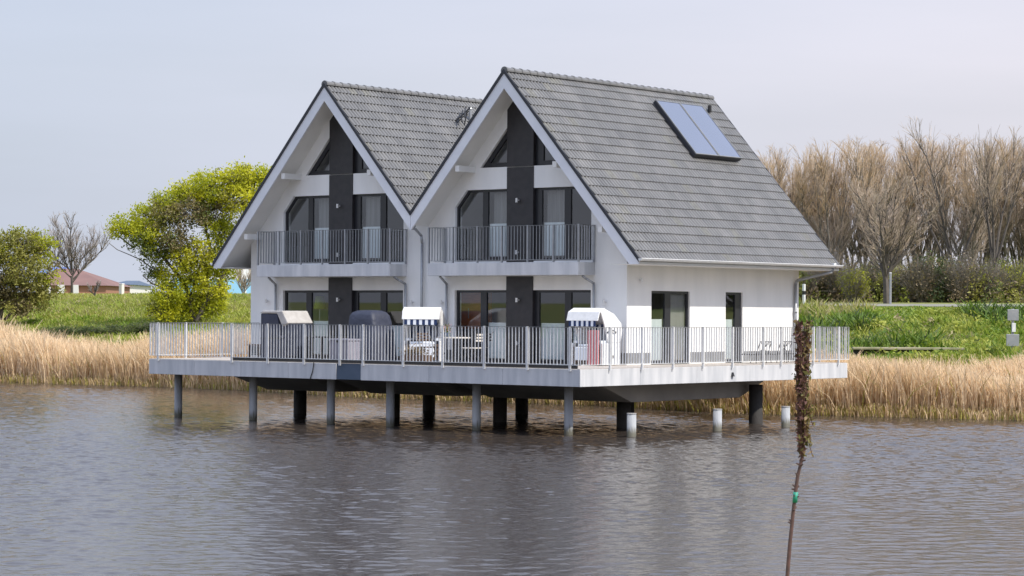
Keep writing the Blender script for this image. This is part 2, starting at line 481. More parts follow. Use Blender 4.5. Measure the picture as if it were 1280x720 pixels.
# real ripples: a fan-shaped grid, fine over the open lake in view
aw = np.radians(np.concatenate([np.arange(-100, -15, 1.5), np.linspace(-14.5, 14.5, 800), np.arange(16, 101, 1.5)]))
rw = np.concatenate([np.arange(13, 28, 0.5), np.arange(28, 70, 0.055), np.arange(70, 104, 0.075), np.arange(105, 140, 5)])
PW, RW = np.meshgrid(aw, rw)
XW = CX + RW * (np.sin(PW) * RGT.x - np.cos(PW) * math.sin(YAW))
YW_ = CY + RW * (np.sin(PW) * RGT.y + np.cos(PW) * math.cos(YAW))
rgw = np.random.default_rng(21)
ZW = np.zeros_like(XW)
main = math.atan2(math.cos(YAW), -math.sin(YAW)) + 0.35        # wind roughly along the view
for i in range(60):
    lam = 0.13 * (4.5 ** rgw.random()); k_ = 2 * math.pi / lam
    th = main + rgw.normal(0, 0.55)
    amp = RIPPLE * lam * (0.5 + rgw.random()) / math.sqrt(60) / 2.2
    ph0 = rgw.uniform(0, 6.28)
    ZW += amp * np.sin(k_ * (XW * math.cos(th) + YW_ * math.sin(th)) + ph0 + 0.6 * np.sin(0.35 * XW * math.cos(th + 1.2) + 0.3 * YW_ + i))
gust = 0.75 + 0.35 * np.sin(0.11 * XW + 0.9 * np.sin(0.07 * YW_)) * np.sin(0.13 * YW_ + 1.0)
fade = (1 - sm(13.5, 14.5, np.abs(np.degrees(PW)))) * sm(20, 28, RW) * (1 - sm(98, 103, RW))
ZW = WZ + ZW * fade * gust
nr, nc = PW.shape
idx = np.arange(nr * nc).reshape(nr, nc)
Fw = np.stack([idx[:-1, :-1], idx[:-1, 1:], idx[1:, 1:], idx[1:, :-1]], -1).reshape(-1, 4)
tag(npmesh("water", np.stack([XW, YW_, ZW], -1).reshape(-1, 3), Fw[:, ::-1], wm, smooth=True), "rippled brownish blue lake water", kind='structure')

# road on the embankment
phs = np.radians(np.arange(-16, 45, 0.25))
vv = []
for ph in phs:
    rs = float(shore(np.array(ph)))
    for e in (38.2, 39.8, 41.4):
        r = rs + e
        zz = float(hgt_p(np.array(ph), np.array(r))) + 0.03
        vv.append((CX + r * (math.sin(ph) * RGT.x - math.cos(ph) * math.sin(YAW)), CY + r * (math.sin(ph) * RGT.y + math.cos(ph) * math.cos(YAW)), zz))
ff = []
for i in range(len(phs) - 1):
    for k in range(2):
        a = i * 3 + k
        ff.append((a, a + 1, a + 4, a + 3))
rb = MB(); rb.add(vv, ff)
tag(rb.build("road", M_['road']), "narrow pale road along the top of the embankment", kind='structure')


def blades(name, n, phr, er, hr, wr, mats, weights, label, cat=None, lean=0.18, patch=None, leafy=0.0, hleft=1.0, lumpy=0.16):
    """scattered blades of reed or grass on the far bank as one stuff object"""
    ph = rng.uniform(phr[0], phr[1], n)
    e = er[0] + (er[1] - er[0]) * rng.uniform(0, 1, n) ** 0.9
    r = shore(ph) + e
    x = CX + r * (np.sin(ph) * RGT.x - np.cos(ph) * math.sin(YAW))
    y = CY + r * (np.sin(ph) * RGT.y + np.cos(ph) * math.cos(YAW))
    z = hgt_p(ph, r)
    h = rng.uniform(hr[0], hr[1], n) * (1 + lumpy * lump(x * 0.35, y * 0.35) + lumpy * 0.5 * lump(x * 1.3 + 4, y * 1.3))
    h = h * np.interp(np.tan(ph) * FPX + 640, [200, 900], [hleft, 1.0])
    if name == "embankment_grass": h = h * np.interp(e, [25, 31, 37], [1.0, 0.35, 0.25])
    if patch is not None:
        keep = patch(x, y, e, ph)
        x, y, z, h, e, ph = [a[keep] for a in (x, y, z, h, e, ph)]
        n = len(x)
    wd = rng.uniform(wr[0], wr[1], n)
    az = rng.uniform(0, 2 * np.pi, n)
    dx, dy = np.cos(az) * wd / 2, np.sin(az) * wd / 2
    la = rng.normal(0, lean, (n, 2)) * h[:, None]
    la[:, 0] -= 0.06 * h
    z0 = z - 0.03
    B = np.stack([x, y, z0], -1)
    D = np.stack([dx, dy, np.zeros(n)], -1)
    mid = np.stack([x + la[:, 0] * 0.35, y + la[:, 1] * 0.35, z0 + h * 0.6], -1)
    T = np.stack([x + la[:, 0], y + la[:, 1], z0 + h], -1)
    Vv = np.stack([B - D, B + D, mid - D * 0.8, mid + D * 0.8, T - D * 0.3, T + D * 0.3], 1).reshape(-1, 3)
    o = np.arange(n)[:, None] * 6
    Fq = np.concatenate([o + np.array([0, 1, 3, 2]), o + np.array([2, 3, 5, 4])], 0)
    mi = rng.choice(len(mats), n, p=weights)
    if leafy:
        pass
    ob = npmesh(name, Vv, Fq, mats, np.concatenate([mi, mi]))
    return tag(ob, label, cat, kind='stuff')

VA = (math.atan(-900 / FPX), math.atan(900 / FPX))
blades("reeds", 100000, VA, (0.3, 6.8), (1.0, 1.55), (0.02, 0.05), [M_['reed1'], M_['reed2'], M_['reed3']], [0.42, 0.48, 0.10], "dense belt of dry tan reeds along the far shore", "reeds", lean=0.22, hleft=1.18, lumpy=0.22)
blades("bent_reeds", 7000, VA, (0.0, 6.0), (0.8, 1.5), (0.02, 0.05), [M_['reed1'], M_['reed3'], M_['reedg']], [0.4, 0.4, 0.2], "bent and broken reed stems leaning out of the reed belt", "reeds", lean=0.6)
blades("reed_shoots", 20000, VA, (-0.1, 1.0), (0.12, 0.42), (0.02, 0.05), [M_['reedg'], M_['reed3'], M_['reed1']], [0.35, 0.35, 0.30], "short green and ochre shoots at the water's edge below the reeds", "reeds", lean=0.2)
blades("green_reeds", 16000, (math.atan(200 / FPX), math.atan(900 / FPX)), (5.5, 10.5), (0.15, 0.45), (0.02, 0.05), [M_['reedg'], M_['reed1'], M_['grass1']], [0.4, 0.25, 0.35], "greenish reeds and rushes behind the dry reed belt on the right", "reeds", lean=0.12)
RA = (math.atan(150 / FPX), math.atan(950 / FPX))
LA = (math.atan(-900 / FPX), math.atan(-150 / FPX))
blades("embankment_grass", 116000, RA, (10, 37.8), (0.12, 0.42), (0.03, 0.09), [M_['grass1'], M_['grass2'], M_['grass3']], [0.55, 0.15, 0.30], "lush uneven grass covering the embankment on the right", "grass", lean=0.45)
blades("embankment_straw", 24000, RA, (17, 31), (0.15, 0.5), (0.03, 0.07), [M_['grass4'], M_['grass2']], [0.5, 0.5], "patches of straw coloured dead grass on the embankment", "grass", lean=0.4,
       patch=lambda x, y, e, ph: (np.sin(x * 0.28 + 0.9) * np.sin(y * 0.33 + 1.0) + 0.25 * lump(x, y)) > 0.35)
blades("nettle_patches", 30000, RA, (13, 30), (0.3, 0.7), (0.05, 0.13), [M_['grass3'], M_['leaf_dark']], [0.75, 0.25], "dark patches of nettles and docks on the embankment", "weeds", lean=0.4,
       patch=lambda x, y, e, ph: (np.sin(x * 0.45 + 2.2) * np.sin(y * 0.4 + 0.3) + 0.35 * lump(x, y)) > 0.45)
blades("meadow_grass", 120000, LA, (7.5, 45), (0.10, 0.36), (0.03, 0.09), [M_['grass1'], M_['grass2'], M_['grass4']], [0.60, 0.32, 0.08], "green and yellowish meadow grass rising behind the reeds on the left", "grass", lean=0.4)
blades("meadow_straw", 50000, LA, (20, 46), (0.12, 0.34), (0.03, 0.09), [M_['grass4'], M_['grass2']], [0.45, 0.55], "straw yellow grass over the upper meadow on the left", "grass", lean=0.4, patch=lambda x, y, e, ph: (e + 5 * np.sin(x * 0.2) + 4 * lump(x * 0.4, y * 0.4)) > 26)
blades("middle_bank_grass", 45000, (LA[1], RA[0]), (7.5, 40), (0.10, 0.36), (0.03, 0.09), [M_['grass1'], M_['grass2'], M_['grass3']], [0.6, 0.25, 0.15], "meadow grass on the bank behind the houses", "grass", lean=0.4)

# ------------------------------------------------------------------ terrace platform on piles
DX0, DY1 = -15.8, 13.04
HS = 0.45
plat = empty("terrace_platform", (-8, 6.5, 0), "long pale concrete terrace platform on round piles carrying the two houses", "platform")
def rel(mbuilder, name, mats, parent, **k):
    """geometry is modelled in world coordinates: shift it to the parent's frame"""
    o = mbuilder.build(name, mats, parent, **k)
    root = parent
    off = Vector((0, 0, 0))
    while root is not None:
        off += Vector(root.location); root = root.parent
    o.location = -off
    return o
mb = MB(); mb.box(DX0 + 0.12, -0.12, 0.12, DY1 - 0.12, -HS + 0.03, -0.012)
mb.box(-16.35, DX0 + 0.10, 4.5, DY1 - 0.12, -HS + 0.03, -0.012)
rel(mb, "deck_slab", M_['hull'], plat)
mb = MB()
y = 0.02
while y < 4.5:
    mb.box(DX0 + 0.02, -0.02, y, y + 0.14, -0.009, 0.0); y += 0.146
y = 4.52
while y < DY1 - 0.15:
    mb.box(-1.85, -0.02, y, y + 0.14, -0.009, 0.0); y += 0.146
rel(mb, "deck_boards", M_['planks'], plat)
mb = MB()
xs = [DX0, -13.9, -12.0, -10.15, -8.33]
for a, c in zip(xs[:-1], xs[1:]): mb.box(a + 0.004, c - 0.004, 0, 0.12, -HS, -0.012)
xs = [-7.43, -5.0, -2.5, 0.0]
for a, c in zip(xs[:-1], xs[1:]): mb.box(a + (0.003 if a > -7 else 0), c - (0.003 if c < 0 else 0), 0, 0.12, -HS, -0.012)
ys = [0.12, 2.6, 5.2, 7.8, 10.4, DY1 - 0.12]
for a, c in zip(ys[:-1], ys[1:]): mb.box(-0.12, 0, a + 0.003, c - 0.003, -HS, -0.012)
mb.box(DX0, 0, DY1 - 0.118, DY1, -HS, -0.012)
mb.box(DX0, DX0 + 0.12, 0.123, 4.5, -HS, -0.012)
rel(mb, "fascia", M_['conc'], plat, bevel=0.008)
mb = MB(); mb.box(-8.325, -7.435, 0.02, 0.11, -HS + 0.01, -0.014)
tag(rel(mb, "access_panel", M_['slate'], plat), "slate blue panel in the pale fascia")
mb = MB(); mb.box(-12.5, -0.2, 0.13, 0.17, 0.001, 0.085); rel(mb, "dark_edge_strip", M_["anth"], plat)  # dark upright strip along the front edge of the deck
mb = MB(); mb.tube((0.02, 6.9, -0.19), (0.02, 6.9, -0.30), 0.03, 0.06, 8)
rel(mb, "drain_outlet", M_['black'], plat)
mb = MB(); mb.path([(-9.15, -0.02, -0.0), (-9.2, -0.02, -0.25), (-9.3, -0.02, -HS - 0.02)], 0.012, 6)
rel(mb, "cable", M_['black'], plat)
for (x0, x1) in ((-15.2, -11.9), (-11.0, -7.3), (-6.5, -1.25)):
    mb = MB()
    zt, zb = -HS + 0.035, -0.97
    v = []
    for z, yi, xi in ((zt, 0, 0), (zb, 1.6, 0.35)):
        v += [(x0 + xi, 2.35 + yi, z), (x1, 2.35 + yi, z), (x1, 10.8 - yi, z), (x0 + xi, 10.8 - yi, z)]
    mb.add(v, [(3, 2, 1, 0), (4, 5, 6, 7), (0, 1, 5, 4), (1, 2, 6, 5), (2, 3, 7, 6), (3, 0, 4, 7)])
    rel(mb, "hull_beam", M_['hull'], plat, bevel=0.02)
for x in (-15.50, -12.40, -9.36, -7.15, -4.10, -1.04):
    mb = MB(); mb.tube((x, 0.9, -3.2), (x, 0.9, -HS), 0.115, 0.115, 20)
    rel(mb, "pile", M_["pile"], plat, smooth=True)
PIERS = [(-14.48, 5), (-10.68, 5), (-6.62, 5), (-2.27, 5), (-13.16, 9.5), (-9.40, 9.5), (-5.39, 9.5), (-0.9, 9.5)]
for x, y in PIERS:
    mb = MB(); mb.tube((x, y, -3.2), (x, y, -0.6), 0.20, 0.20, 16)
    rel(mb, "pier", M_['pier'], plat, smooth=True)

def railing(parent, p0, p1, h, z0, spacing, posts, name="railing", posth=0.05, bar=(0.009, 0.029), low=0.09, mname='steel'):
    """flat vertical bars standing edge-on between a handrail and a bottom rail"""
    p0 = Vector((p0[0], p0[1], 0)); p1 = Vector((p1[0], p1[1], 0))
    d = (p1 - p0); L = d.length; d.normalize(); nn = Vector((-d.y, d.x, 0))
    mtx = Matrix(((d.x, nn.x, 0, p0.x), (d.y, nn.y, 0, p0.y), (0, 0, 1, z0), (0, 0, 0, 1)))
    mb = MB()
    mb.box(0, L, -0.02, 0.02, h - 0.012, h, 1, mtx=mtx)
    mb.box(0, L, -0.02, 0.02, low, low + 0.012, mtx=mtx)
    n = int(round(L / spacing))
    for i in range(n + 1):
        s = i * L / n
        mb.box(s - bar[0] / 2, s + bar[0] / 2, -bar[1] / 2, bar[1] / 2, low + 0.012, h - 0.015, mtx=mtx)
    ro = rel(mb, name, [M_[mname], M_['zincdark']], parent)
    for s in posts:
        pb = MB()
        pb.box(s - 0.02, s + 0.02, -posth / 2 - 0.003, posth / 2 + 0.003, -0.06 if z0 == 0 else 0.0, h + 0.006, mtx=mtx)
        rel(pb, "post", M_[mname], ro)
    return ro

railing(plat, (DX0 + 0.08, -0.035), (-0.03, -0.035), 1.05, 0, 0.112, [0.34, 3.38 , 4.80, 6.20, 7.55, 8.40, 9.84, 11.22, 12.63, 14.05, 15.42])
railing(plat, (0.035, -0.035), (0.035, DY1), 1.05, 0, 0.12, [1.25, 2.65, 4.06, 5.47, 6.9, 8.45, 9.38, 11.1, 12.5])
railing(plat, (-0.03, DY1 - 0.05), (-1.85, DY1 - 0.05), 1.05, 0, 0.12, [0.9])
railing(plat, (DX0 + 0.04, 0.03), (DX0 + 0.04, 4.5), 1.05, 0, 0.112, [1.4, 2.9])

for i, (y, zt, lb) in enumerate(((1.3, -1.12, "nearest of three short round mooring posts beside the terrace"), (5.2, -1.12, "middle one of the three short round mooring posts beside the terrace"), (8.6, -1.14, "farthest of the three short round mooring posts, close to the dark pier"))):
    e = empty("mooring_post", (0.66, y, WZ), lb, "mooring post", "short mooring posts in the water beside the terrace")
    mb = MB(); mb.tube((0, 0, -1.4), (0, 0, zt - WZ - 0.02), 0.12, 0.12, 20)
    mb.build("shaft", M_['pile'], e, smooth=True)
    mb = MB(); mb.tube((0, 0, zt - WZ - 0.02), (0, 0, zt - WZ), 0.13, 0.125, 20)
    mb.build("cap", M_['hull'], e)

# ------------------------------------------------------------------ houses
K = 1.139                      # roof slope
ZT = 8.15
YF, YB = 3.81, 14.10           # roof front and back
YW, YWB = 4.59, 13.37          # wall front and back
WP = 0.30

def roof_slope(u_top, u_bot, sgn, Xc, parent):
    """pantiled slope as real waves and courses; u measured from the ridge"""
    L = math.hypot(u_bot - u_top, K * (u_bot - u_top))
    ncourse = int(round(L / 0.335)); g = L / ncourse
    per = 0.15
    ny = int(round((YB - YF) / per * 8)) + 1
    ys = np.linspace(YF, YB, ny)
    fr_ = lambda sh: 0.055 * (1 - np.exp(-((((ys / per + sh) % 1.0) - 0.5) / 0.15) ** 2)) - 0.03
    cosA = 1 / math.hypot(1, K); sinA = K * cosA
    rows = []
    for c in range(ncourse):
        rows += [(c * g + 0.001, 0.0), (c * g + g * 0.5, 0.012), ((c + 1) * g, 0.026)]
    Vv = []
    jit = np.random.default_rng(3)
    for i, (s, hgh) in enumerate(rows):
        prof = fr_(0.5 * ((i // 3) % 2))
        ns = hgh + prof + (jit.normal(0, 0.0016, ny) if True else 0)
        u = u_top + s * cosA
        Vv.append(np.stack([Xc + sgn * (u + ns * sinA), ys, ZT - K * u_top - s * sinA + ns * cosA], -1))
    Vv = np.array(Vv); nrow = len(rows)
    idx = np.arange(nrow * ny).reshape(nrow, ny)
    Fq = np.stack([idx[:-1, :-1], idx[:-1, 1:], idx[1:, 1:], idx[1:, :-1]], -1)
    if sgn > 0: Fq = Fq[..., ::-1]
    trow = np.arange(nrow - 1)[:, None] // 3; tcol = ((np.arange(ny - 1)[None, :] / 8 + (trow % 2)) // 2).astype(int)
    tone = jit.choice(4, size=(ncourse + 1, tcol.max() + 1), p=[0.62, 0.19, 0.16, 0.03])
    mi = tone[np.broadcast_to(trow, (nrow - 1, ny - 1)), tcol].ravel()
    o = npmesh("tiles", Vv.reshape(-1, 3), Fq.reshape(-1, 4), [M_['tile'], M_['tile_b'], M_['tile_c'], M_['tile_d']], mi, parent, smooth=False)
    return o

def ring(poly, w):
    """inset polygon (convex, ccw in (u,z)) by w"""
    n = len(poly); out_ = []
    for i in range(n):
        p0 = Vector(poly[i - 1]); p1 = Vector(poly[i]); p2 = Vector(poly[(i + 1) % n])
        d1 = (p1 - p0).normalized(); d2 = (p2 - p1).normalized()
        n1 = Vector((-d1.y, d1.x)); n2 = Vector((-d2.y, d2.x))
        bis = (n1 + n2).normalized()
        out_.append(tuple(p1 + bis * (w / max(0.2, bis.dot(n1)))))
    return out_

def window(parent, poly, axis, depth0, bars, panes, off, fw=0.07, name="window"):
    """poly in (u,z) ccw; bars = boxes in (u0,u1,z0,z1); panes = list of polygons. depth grows away from the viewer side"""
    s = 1 if axis == 'y' else -1
    mb = MB()
    inner = ring(poly, fw)
    n = len(poly)
    def P(p, d):
        return (off + p[0], d, p[1]) if axis == 'y' else (d, p[0], p[1])
    d0, d1 = depth0, depth0 + s * 0.07
    v = [P(p, d0) for p in poly] + [P(p, d0) for p in inner] + [P(p, d1) for p in poly] + [P(p, d1) for p in inner]
    f = []
    for i in range(n):
        j = (i + 1) % n
        f += [(i, j, n + j, n + i), (2 * n + i, 3 * n + i, 3 * n + j, 2 * n + j), (n + i, n + j, 3 * n + j, 3 * n + i), (i, 2 * n + i, 2 * n + j, j)]
    mb.add(v, f)
    for (a, c, z0, z1) in bars:
        dd0, dd1 = depth0 - s * 0.004, depth0 + s * 0.066
        if axis == 'y': mb.box(off + a, off + c, dd0, dd1, z0, z1)
        else: mb.box(min(dd0, dd1), max(dd0, dd1), a, c, z0, z1)
    wo = rel(mb, name, M_['anth'], parent)
    for pn in panes:
        pb = MB()
        g0 = depth0 + s * 0.03
        pb.add([P(p, g0) for p in pn], [tuple(range(len(pn)))])
        rel(pb, "pane", M_['glass'], wo)
    return wo

def make_house(Xc, hl, hr, ul, ur, root, side_right, side_left):
    zw = lambda u: 7.80 - K * abs(u)
    X = lambda u: Xc + u
    wall = MB()
    Pz = lambda pts: [(X(u), z) for u, z in pts]
    T0, T1 = YW, YW + WP
    wall.prism(Pz([(hl, 0), (-2.42, 0), (-2.42, zw(2.42)), (hl, zw(hl))]), 'y', T0, T1)
    wall.prism(Pz([(2.46, 0), (hr, 0), (hr, zw(hr)), (2.46, zw(2.46))]), 'y', T0, T1)
    wall.box(X(-2.42), X(2.46), T0, T1, 2.04, 2.86)
    wall.prism(Pz([(-2.42, 4.42), (-2.0, 4.9), (-2.42, 4.9)]), 'y', T0, T1)
    wall.prism(Pz([(2.46, 4.42), (2.46, 4.9), (2.04, 4.9)]), 'y', T0, T1)
    wall.prism(Pz([(-2.42, 4.9), (2.46, 4.9), (2.46, zw(2.46)), (2.0, 5.52), (-2.0, 5.52), (-2.42, zw(2.42))]), 'y', T0, T1)
    wall.prism(Pz([(-2.0, 5.52), (-1.5, 5.52), (0, 7.23), (0, 7.80)]), 'y', T0, T1)
    wall.prism(Pz([(1.5, 5.52), (2.0, 5.52), (0, 7.80), (0, 7.23)]), 'y', T0, T1)
    # back wall
    wall.prism(Pz([(hl, 0), (hr, 0), (hr, zw(hr)), (0, 7.8), (hl, zw(hl))]), 'y', YWB - WP, YWB)
    # side walls
    ya, yb = T1, YWB - WP
    if side_right:
        xa, xb = X(hr) - WP, X(hr)
        zt = zw(hr - WP) - 0.02
        wall.box(xa, xb, ya, 5.74, 0, zt)
        wall.box(xa, xb, 5.74, 7.60, 2.03, zt)
        wall.box(xa, xb, 7.60, 9.42, 0, zt)
        wall.box(xa, xb, 9.42, 10.30, 2.03, zt)
        wall.box(xa, xb, 10.30, yb, 0, zt)
    else:
        wall.box(X(hr) - WP, X(hr) - 0.01, ya, yb, 0, zw(hr) - 0.02)
    if side_left:
        wall.box(X(hl), X(hl) + WP, ya, yb, 0, zw(hl) - 0.02)
    rel(wall, "wall", M_['render'], root)
    # inner floors, ceiling and a partition, seen dimly through the glass
    rm = MB()
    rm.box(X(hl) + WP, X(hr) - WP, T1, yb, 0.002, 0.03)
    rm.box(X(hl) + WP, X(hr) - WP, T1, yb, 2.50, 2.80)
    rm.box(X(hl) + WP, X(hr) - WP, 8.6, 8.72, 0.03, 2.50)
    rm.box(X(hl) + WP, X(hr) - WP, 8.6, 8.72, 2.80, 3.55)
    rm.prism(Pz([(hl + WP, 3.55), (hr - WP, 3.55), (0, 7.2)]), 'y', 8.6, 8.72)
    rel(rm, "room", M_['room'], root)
    # plinth
    pls = [(X(hl), X(-2.47), T0 - 0.012, T0 - 0.001), (X(2.51), X(hr), T0 - 0.012, T0 - 0.001)]
    if side_right:
        pls += [(X(hr) + 0.001, X(hr) + 0.012, a, c) for a, c in ((T0, 5.70), (7.64, 9.38), (10.34, YWB))]
    for a, c, b0, b1 in pls:
        pl = MB(); pl.box(a, c, b0, b1, 0.05, 0.33)
        rel(pl, "plinth", M_['plinth'], root)
    # windows
    D = YW + 0.09
    up = [(-2.42, 2.87), (2.46, 2.87), (2.46, 4.42), (2.04, 4.9), (-2.0, 4.9), (-2.42, 4.42)]
    window(root, up, 'y', D, [(-1.46, -1.27, 2.94, 4.83), (0.44, 0.68, 2.94, 4.83), (1.47, 1.69, 2.94, 4.83), (-1.27, 0.44, 2.94, 2.99)],
           [[(-2.35, 2.94), (-1.46, 2.94), (-1.46, 4.83), (-1.98, 4.83), (-2.35, 4.4)],
            [(-1.27, 2.99), (-0.4, 2.99), (-0.4, 4.83), (-1.27, 4.83)],
            [(0.68, 2.94), (1.47, 2.94), (1.47, 4.83), (0.68, 4.83)],
            [(1.69, 2.94), (2.39, 2.94), (2.39, 4.4), (2.02, 4.83), (1.69, 4.83)]], Xc)
    gr = [(-2.42, 0.03), (2.46, 0.03), (2.46, 2.04), (-2.42, 2.04)]
    window(root, gr, 'y', D, [(-1.52, -1.30, 0.10, 1.97), (0.44, 0.60, 0.10, 1.97), (1.50, 1.72, 0.10, 1.97)],
           [[(-2.35, 0.10), (-1.52, 0.10), (-1.52, 1.97), (-2.35, 1.97)],
            [(-1.30, 0.10), (-0.4, 0.10), (-0.4, 1.97), (-1.30, 1.97)],
            [(0.60, 0.10), (1.50, 0.10), (1.50, 1.97), (0.60, 1.97)],
            [(1.72, 0.10), (2.39, 0.10), (2.39, 1.97), (1.72, 1.97)]], Xc)
    gb = [(-1.5, 5.52), (1.5, 5.52), (0, 7.23)]
    window(root, gb, 'y', D, [(0.44, 0.72, 5.6, 6.3)],
           [[(-1.24, 5.66), (-0.45, 5.66), (-0.45, 6.56)], [(0.72, 5.66), (1.24, 5.66), (0.72, 6.25)]], Xc, fw=0.13)
    # black cladding strips between the panes
    cb = MB()
    cb.box(X(-0.50), X(0.45), YW - 0.03, YW + 0.085, 0.03, 2.42)
    cb.box(X(-0.50), X(0.45), YW - 0.03, YW + 0.085, 2.83, 5.50)
    cb.prism(Pz([(-0.50, 5.515), (0.45, 5.515), (0.45, 7.20), (0.0, 7.70), (-0.50, 7.13)]), 'y', YW - 0.03, YW + 0.085)
    rel(cb, "cladding_panel", M_['clad'], root, bevel=0.004)
    # curtains
    for a, c in ((-1.22, -0.42), (0.70, 1.45)):
        cu = MB(); n = 16
        for i in range(n):
            u0 = a + (c - a) * i / n; u1 = a + (c - a) * (i + 1) / n
            d0 = YW + 0.30 + 0.03 * math.sin(i * 2.1); d1 = YW + 0.30 + 0.03 * math.sin((i + 1) * 2.1)
            cu.add([(X(u0), d0, 2.95), (X(u1), d1, 2.95), (X(u1), d1, 4.82), (X(u0), d0, 4.82)], [(0, 1, 2, 3)])
        rel(cu, "curtain", M_['curt'], root)
    # pale lower blinds on the opening leaves
    for a, c, z0, z1 in ((-1.27, -0.45, 3.0, 3.93), (0.69, 1.46, 3.0, 3.93), (-1.29, -0.46, 0.11, 1.12), (0.61, 1.49, 0.11, 1.12), (1.73, 2.38, 0.11, 1.0)):
        cu = MB(); cu.box(X(a), X(c), YW + 0.175, YW + 0.18, z0, z1)
        rel(cu, "blind", M_['blind'], root)
    # balcony
    bo = MB(); bo.box(X(-2.80), X(2.60), YF + 0.02, YW - 0.002, 2.44, 2.80)
    bal = rel(bo, "balcony", M_['conc'], root, bevel=0.01)
    railing(bal, (X(-2.78), YF + 0.05), (X(2.58), YF + 0.05), 1.02, 2.80, 0.112, [0.0, 0.9, 1.8, 2.68, 3.6, 4.5, 5.36], low=0.06, mname='zinc')
    railing(bal, (X(-2.78), YF + 0.08), (X(-2.78), YW - 0.01), 1.02, 2.80, 0.112, [0.68], low=0.06, mname='zinc')
    railing(bal, (X(2.58), YF + 0.08), (X(2.58), YW - 0.01), 1.02, 2.80, 0.112, [0.68], low=0.06, mname='zinc')
    # balcony drain elbows and downpipes
    for u in (-2.66, 2.62):
        dp = MB(); dp.path([(X(u * 0.965), YF + 0.3, 2.42), (X(u * 0.975), YF + 0.45, 2.34), (X(u), YW - 0.08, 2.22), (X(u), YW - 0.07, 0.05)], 0.035, 10)
        rel(dp, "downpipe", M_['zinc'], root, smooth=True)
    # lamps on the cladding and walls
    for u, z, yy in ((-0.06, 4.56, YW - 0.03), (-0.06, 3.10, YW - 0.03), (-0.04, 1.76, YW - 0.03), (-0.04, 0.55, YW - 0.03), (2.97 if side_right else -3.05, 1.72, YW), (-2.85 if side_right else 2.86, 1.69, YW)):
        lb = MB(); lb.tube((X(u), yy - 0.10, z - 0.06), (X(u), yy - 0.10, z + 0.06), 0.035, 0.035, 12)
        lb.box(X(u) - 0.02, X(u) + 0.02, yy - 0.09, yy, z - 0.02, z + 0.02)
        rel(lb, "wall_lamp", M_['lampm'], root)
    # roof
    ro = MB()      # boarding under the tiles
    a0, a1 = (-ul), ur
    for s_, ue in ((-1, ul), (1, ur)):
        if ue > 4: foot = [(s_ * ue, ZT - 0.10 - K * ue), (s_ * ue, 2.75), (s_ * (ZT - 0.36 - 2.75) / K, 2.75)]
        else: foot = [(s_ * ue, ZT - 0.10 - K * ue), (s_ * ue, ZT - 0.36 - K * ue)]
        ro.prism(Pz([(0, ZT - 0.10)] + foot + [(0, ZT - 0.36)]), 'y', YF + 0.04, YB - 0.04)
    rr = rel(ro, "roof", M_['soffit'], root)
    for sgn, ue in ((-1, ul), (1, ur)):
        o = roof_slope(0.0, ue + (0.03 if ue > 4 else -0.01), sgn, Xc, rr)
    rg = MB()
    y = YF - 0.02; n = 8
    while y < YB - 0.1:
        L = min(0.36, YB + 0.02 - y)
        for (r0, ya_, yb_) in ((0.125, y, y + 0.07), (0.108, y + 0.07, y + L)):
            vs = []
            for yy in (ya_, yb_):
                for k in range(n + 1):
                    t_ = math.pi * (k / n) * 1.1 - 0.05 * math.pi
                    vs.append((Xc + r0 * math.cos(t_), yy, ZT - 0.015 + r0 * math.sin(t_)))
            rg.add(vs, [(k, k + 1, k + n + 2, k + n + 1) for k in range(n)])
            rg.add([vs[k] for k in range(n + 1)], [tuple(range(n + 1))])
        y += 0.345
    rel(rg, "ridge_tiles", M_['tile'], rr)
    # barge boards, front and back
    for y0, y1 in ((YF - 0.02, YF + 0.038), (YB - 0.038, YB + 0.0)):
        bb = MB()
        for s_, ue in ((-1, ul), (1, ur)):
            zi = ZT - 0.50
            if ue > 4:
                zb_ = 2.715
                uin = (zi - zb_) / K
                pts = [(0, ZT - 0.06), (s_ * (ue - 0.02), ZT - 0.06 - K * (ue - 0.02)), (s_ * (ue - 0.02), zb_), (s_ * uin, zb_), (0, zi)]
            else:
                pts = [(0, ZT - 0.06), (s_ * ue, ZT - 0.06 - K * ue), (s_ * ue, zi - K * ue), (0, zi)]
            bb.prism(Pz(pts), 'y', y0, y1)
        rel(bb, "barge_board", M_['board'], rr)
        vg = MB()
        for s_, ue in ((-1, ul), (1, ur)):
            vg.prism(Pz([(0, ZT + 0.045), (s_ * ue, ZT + 0.045 - K * ue), (s_ * ue, ZT - 0.075 - K * ue), (0, ZT - 0.075)]), 'y', y0 - (0.03 if y0 < 8 else -0.045), y0 - (0.003 if y0 < 8 else -0.075))
        rel(vg, "verge_tiles", M_['verge'], rr)
    # purlin ends under the overhang
    for s_ in (-1, 1):
        for u, z in ((1.74, 5.66), (3.3, 3.86)):
            if u > (ul if s_ < 0 else ur) - 0.3: continue
            pb = MB(); pb.box(X(s_ * u) - 0.07, X(s_ * u) + 0.07, YF + 0.04, YW - 0.002, z - 0.27, z - 0.10)
            rel(pb, "purlin", M_['soffit'], rr)
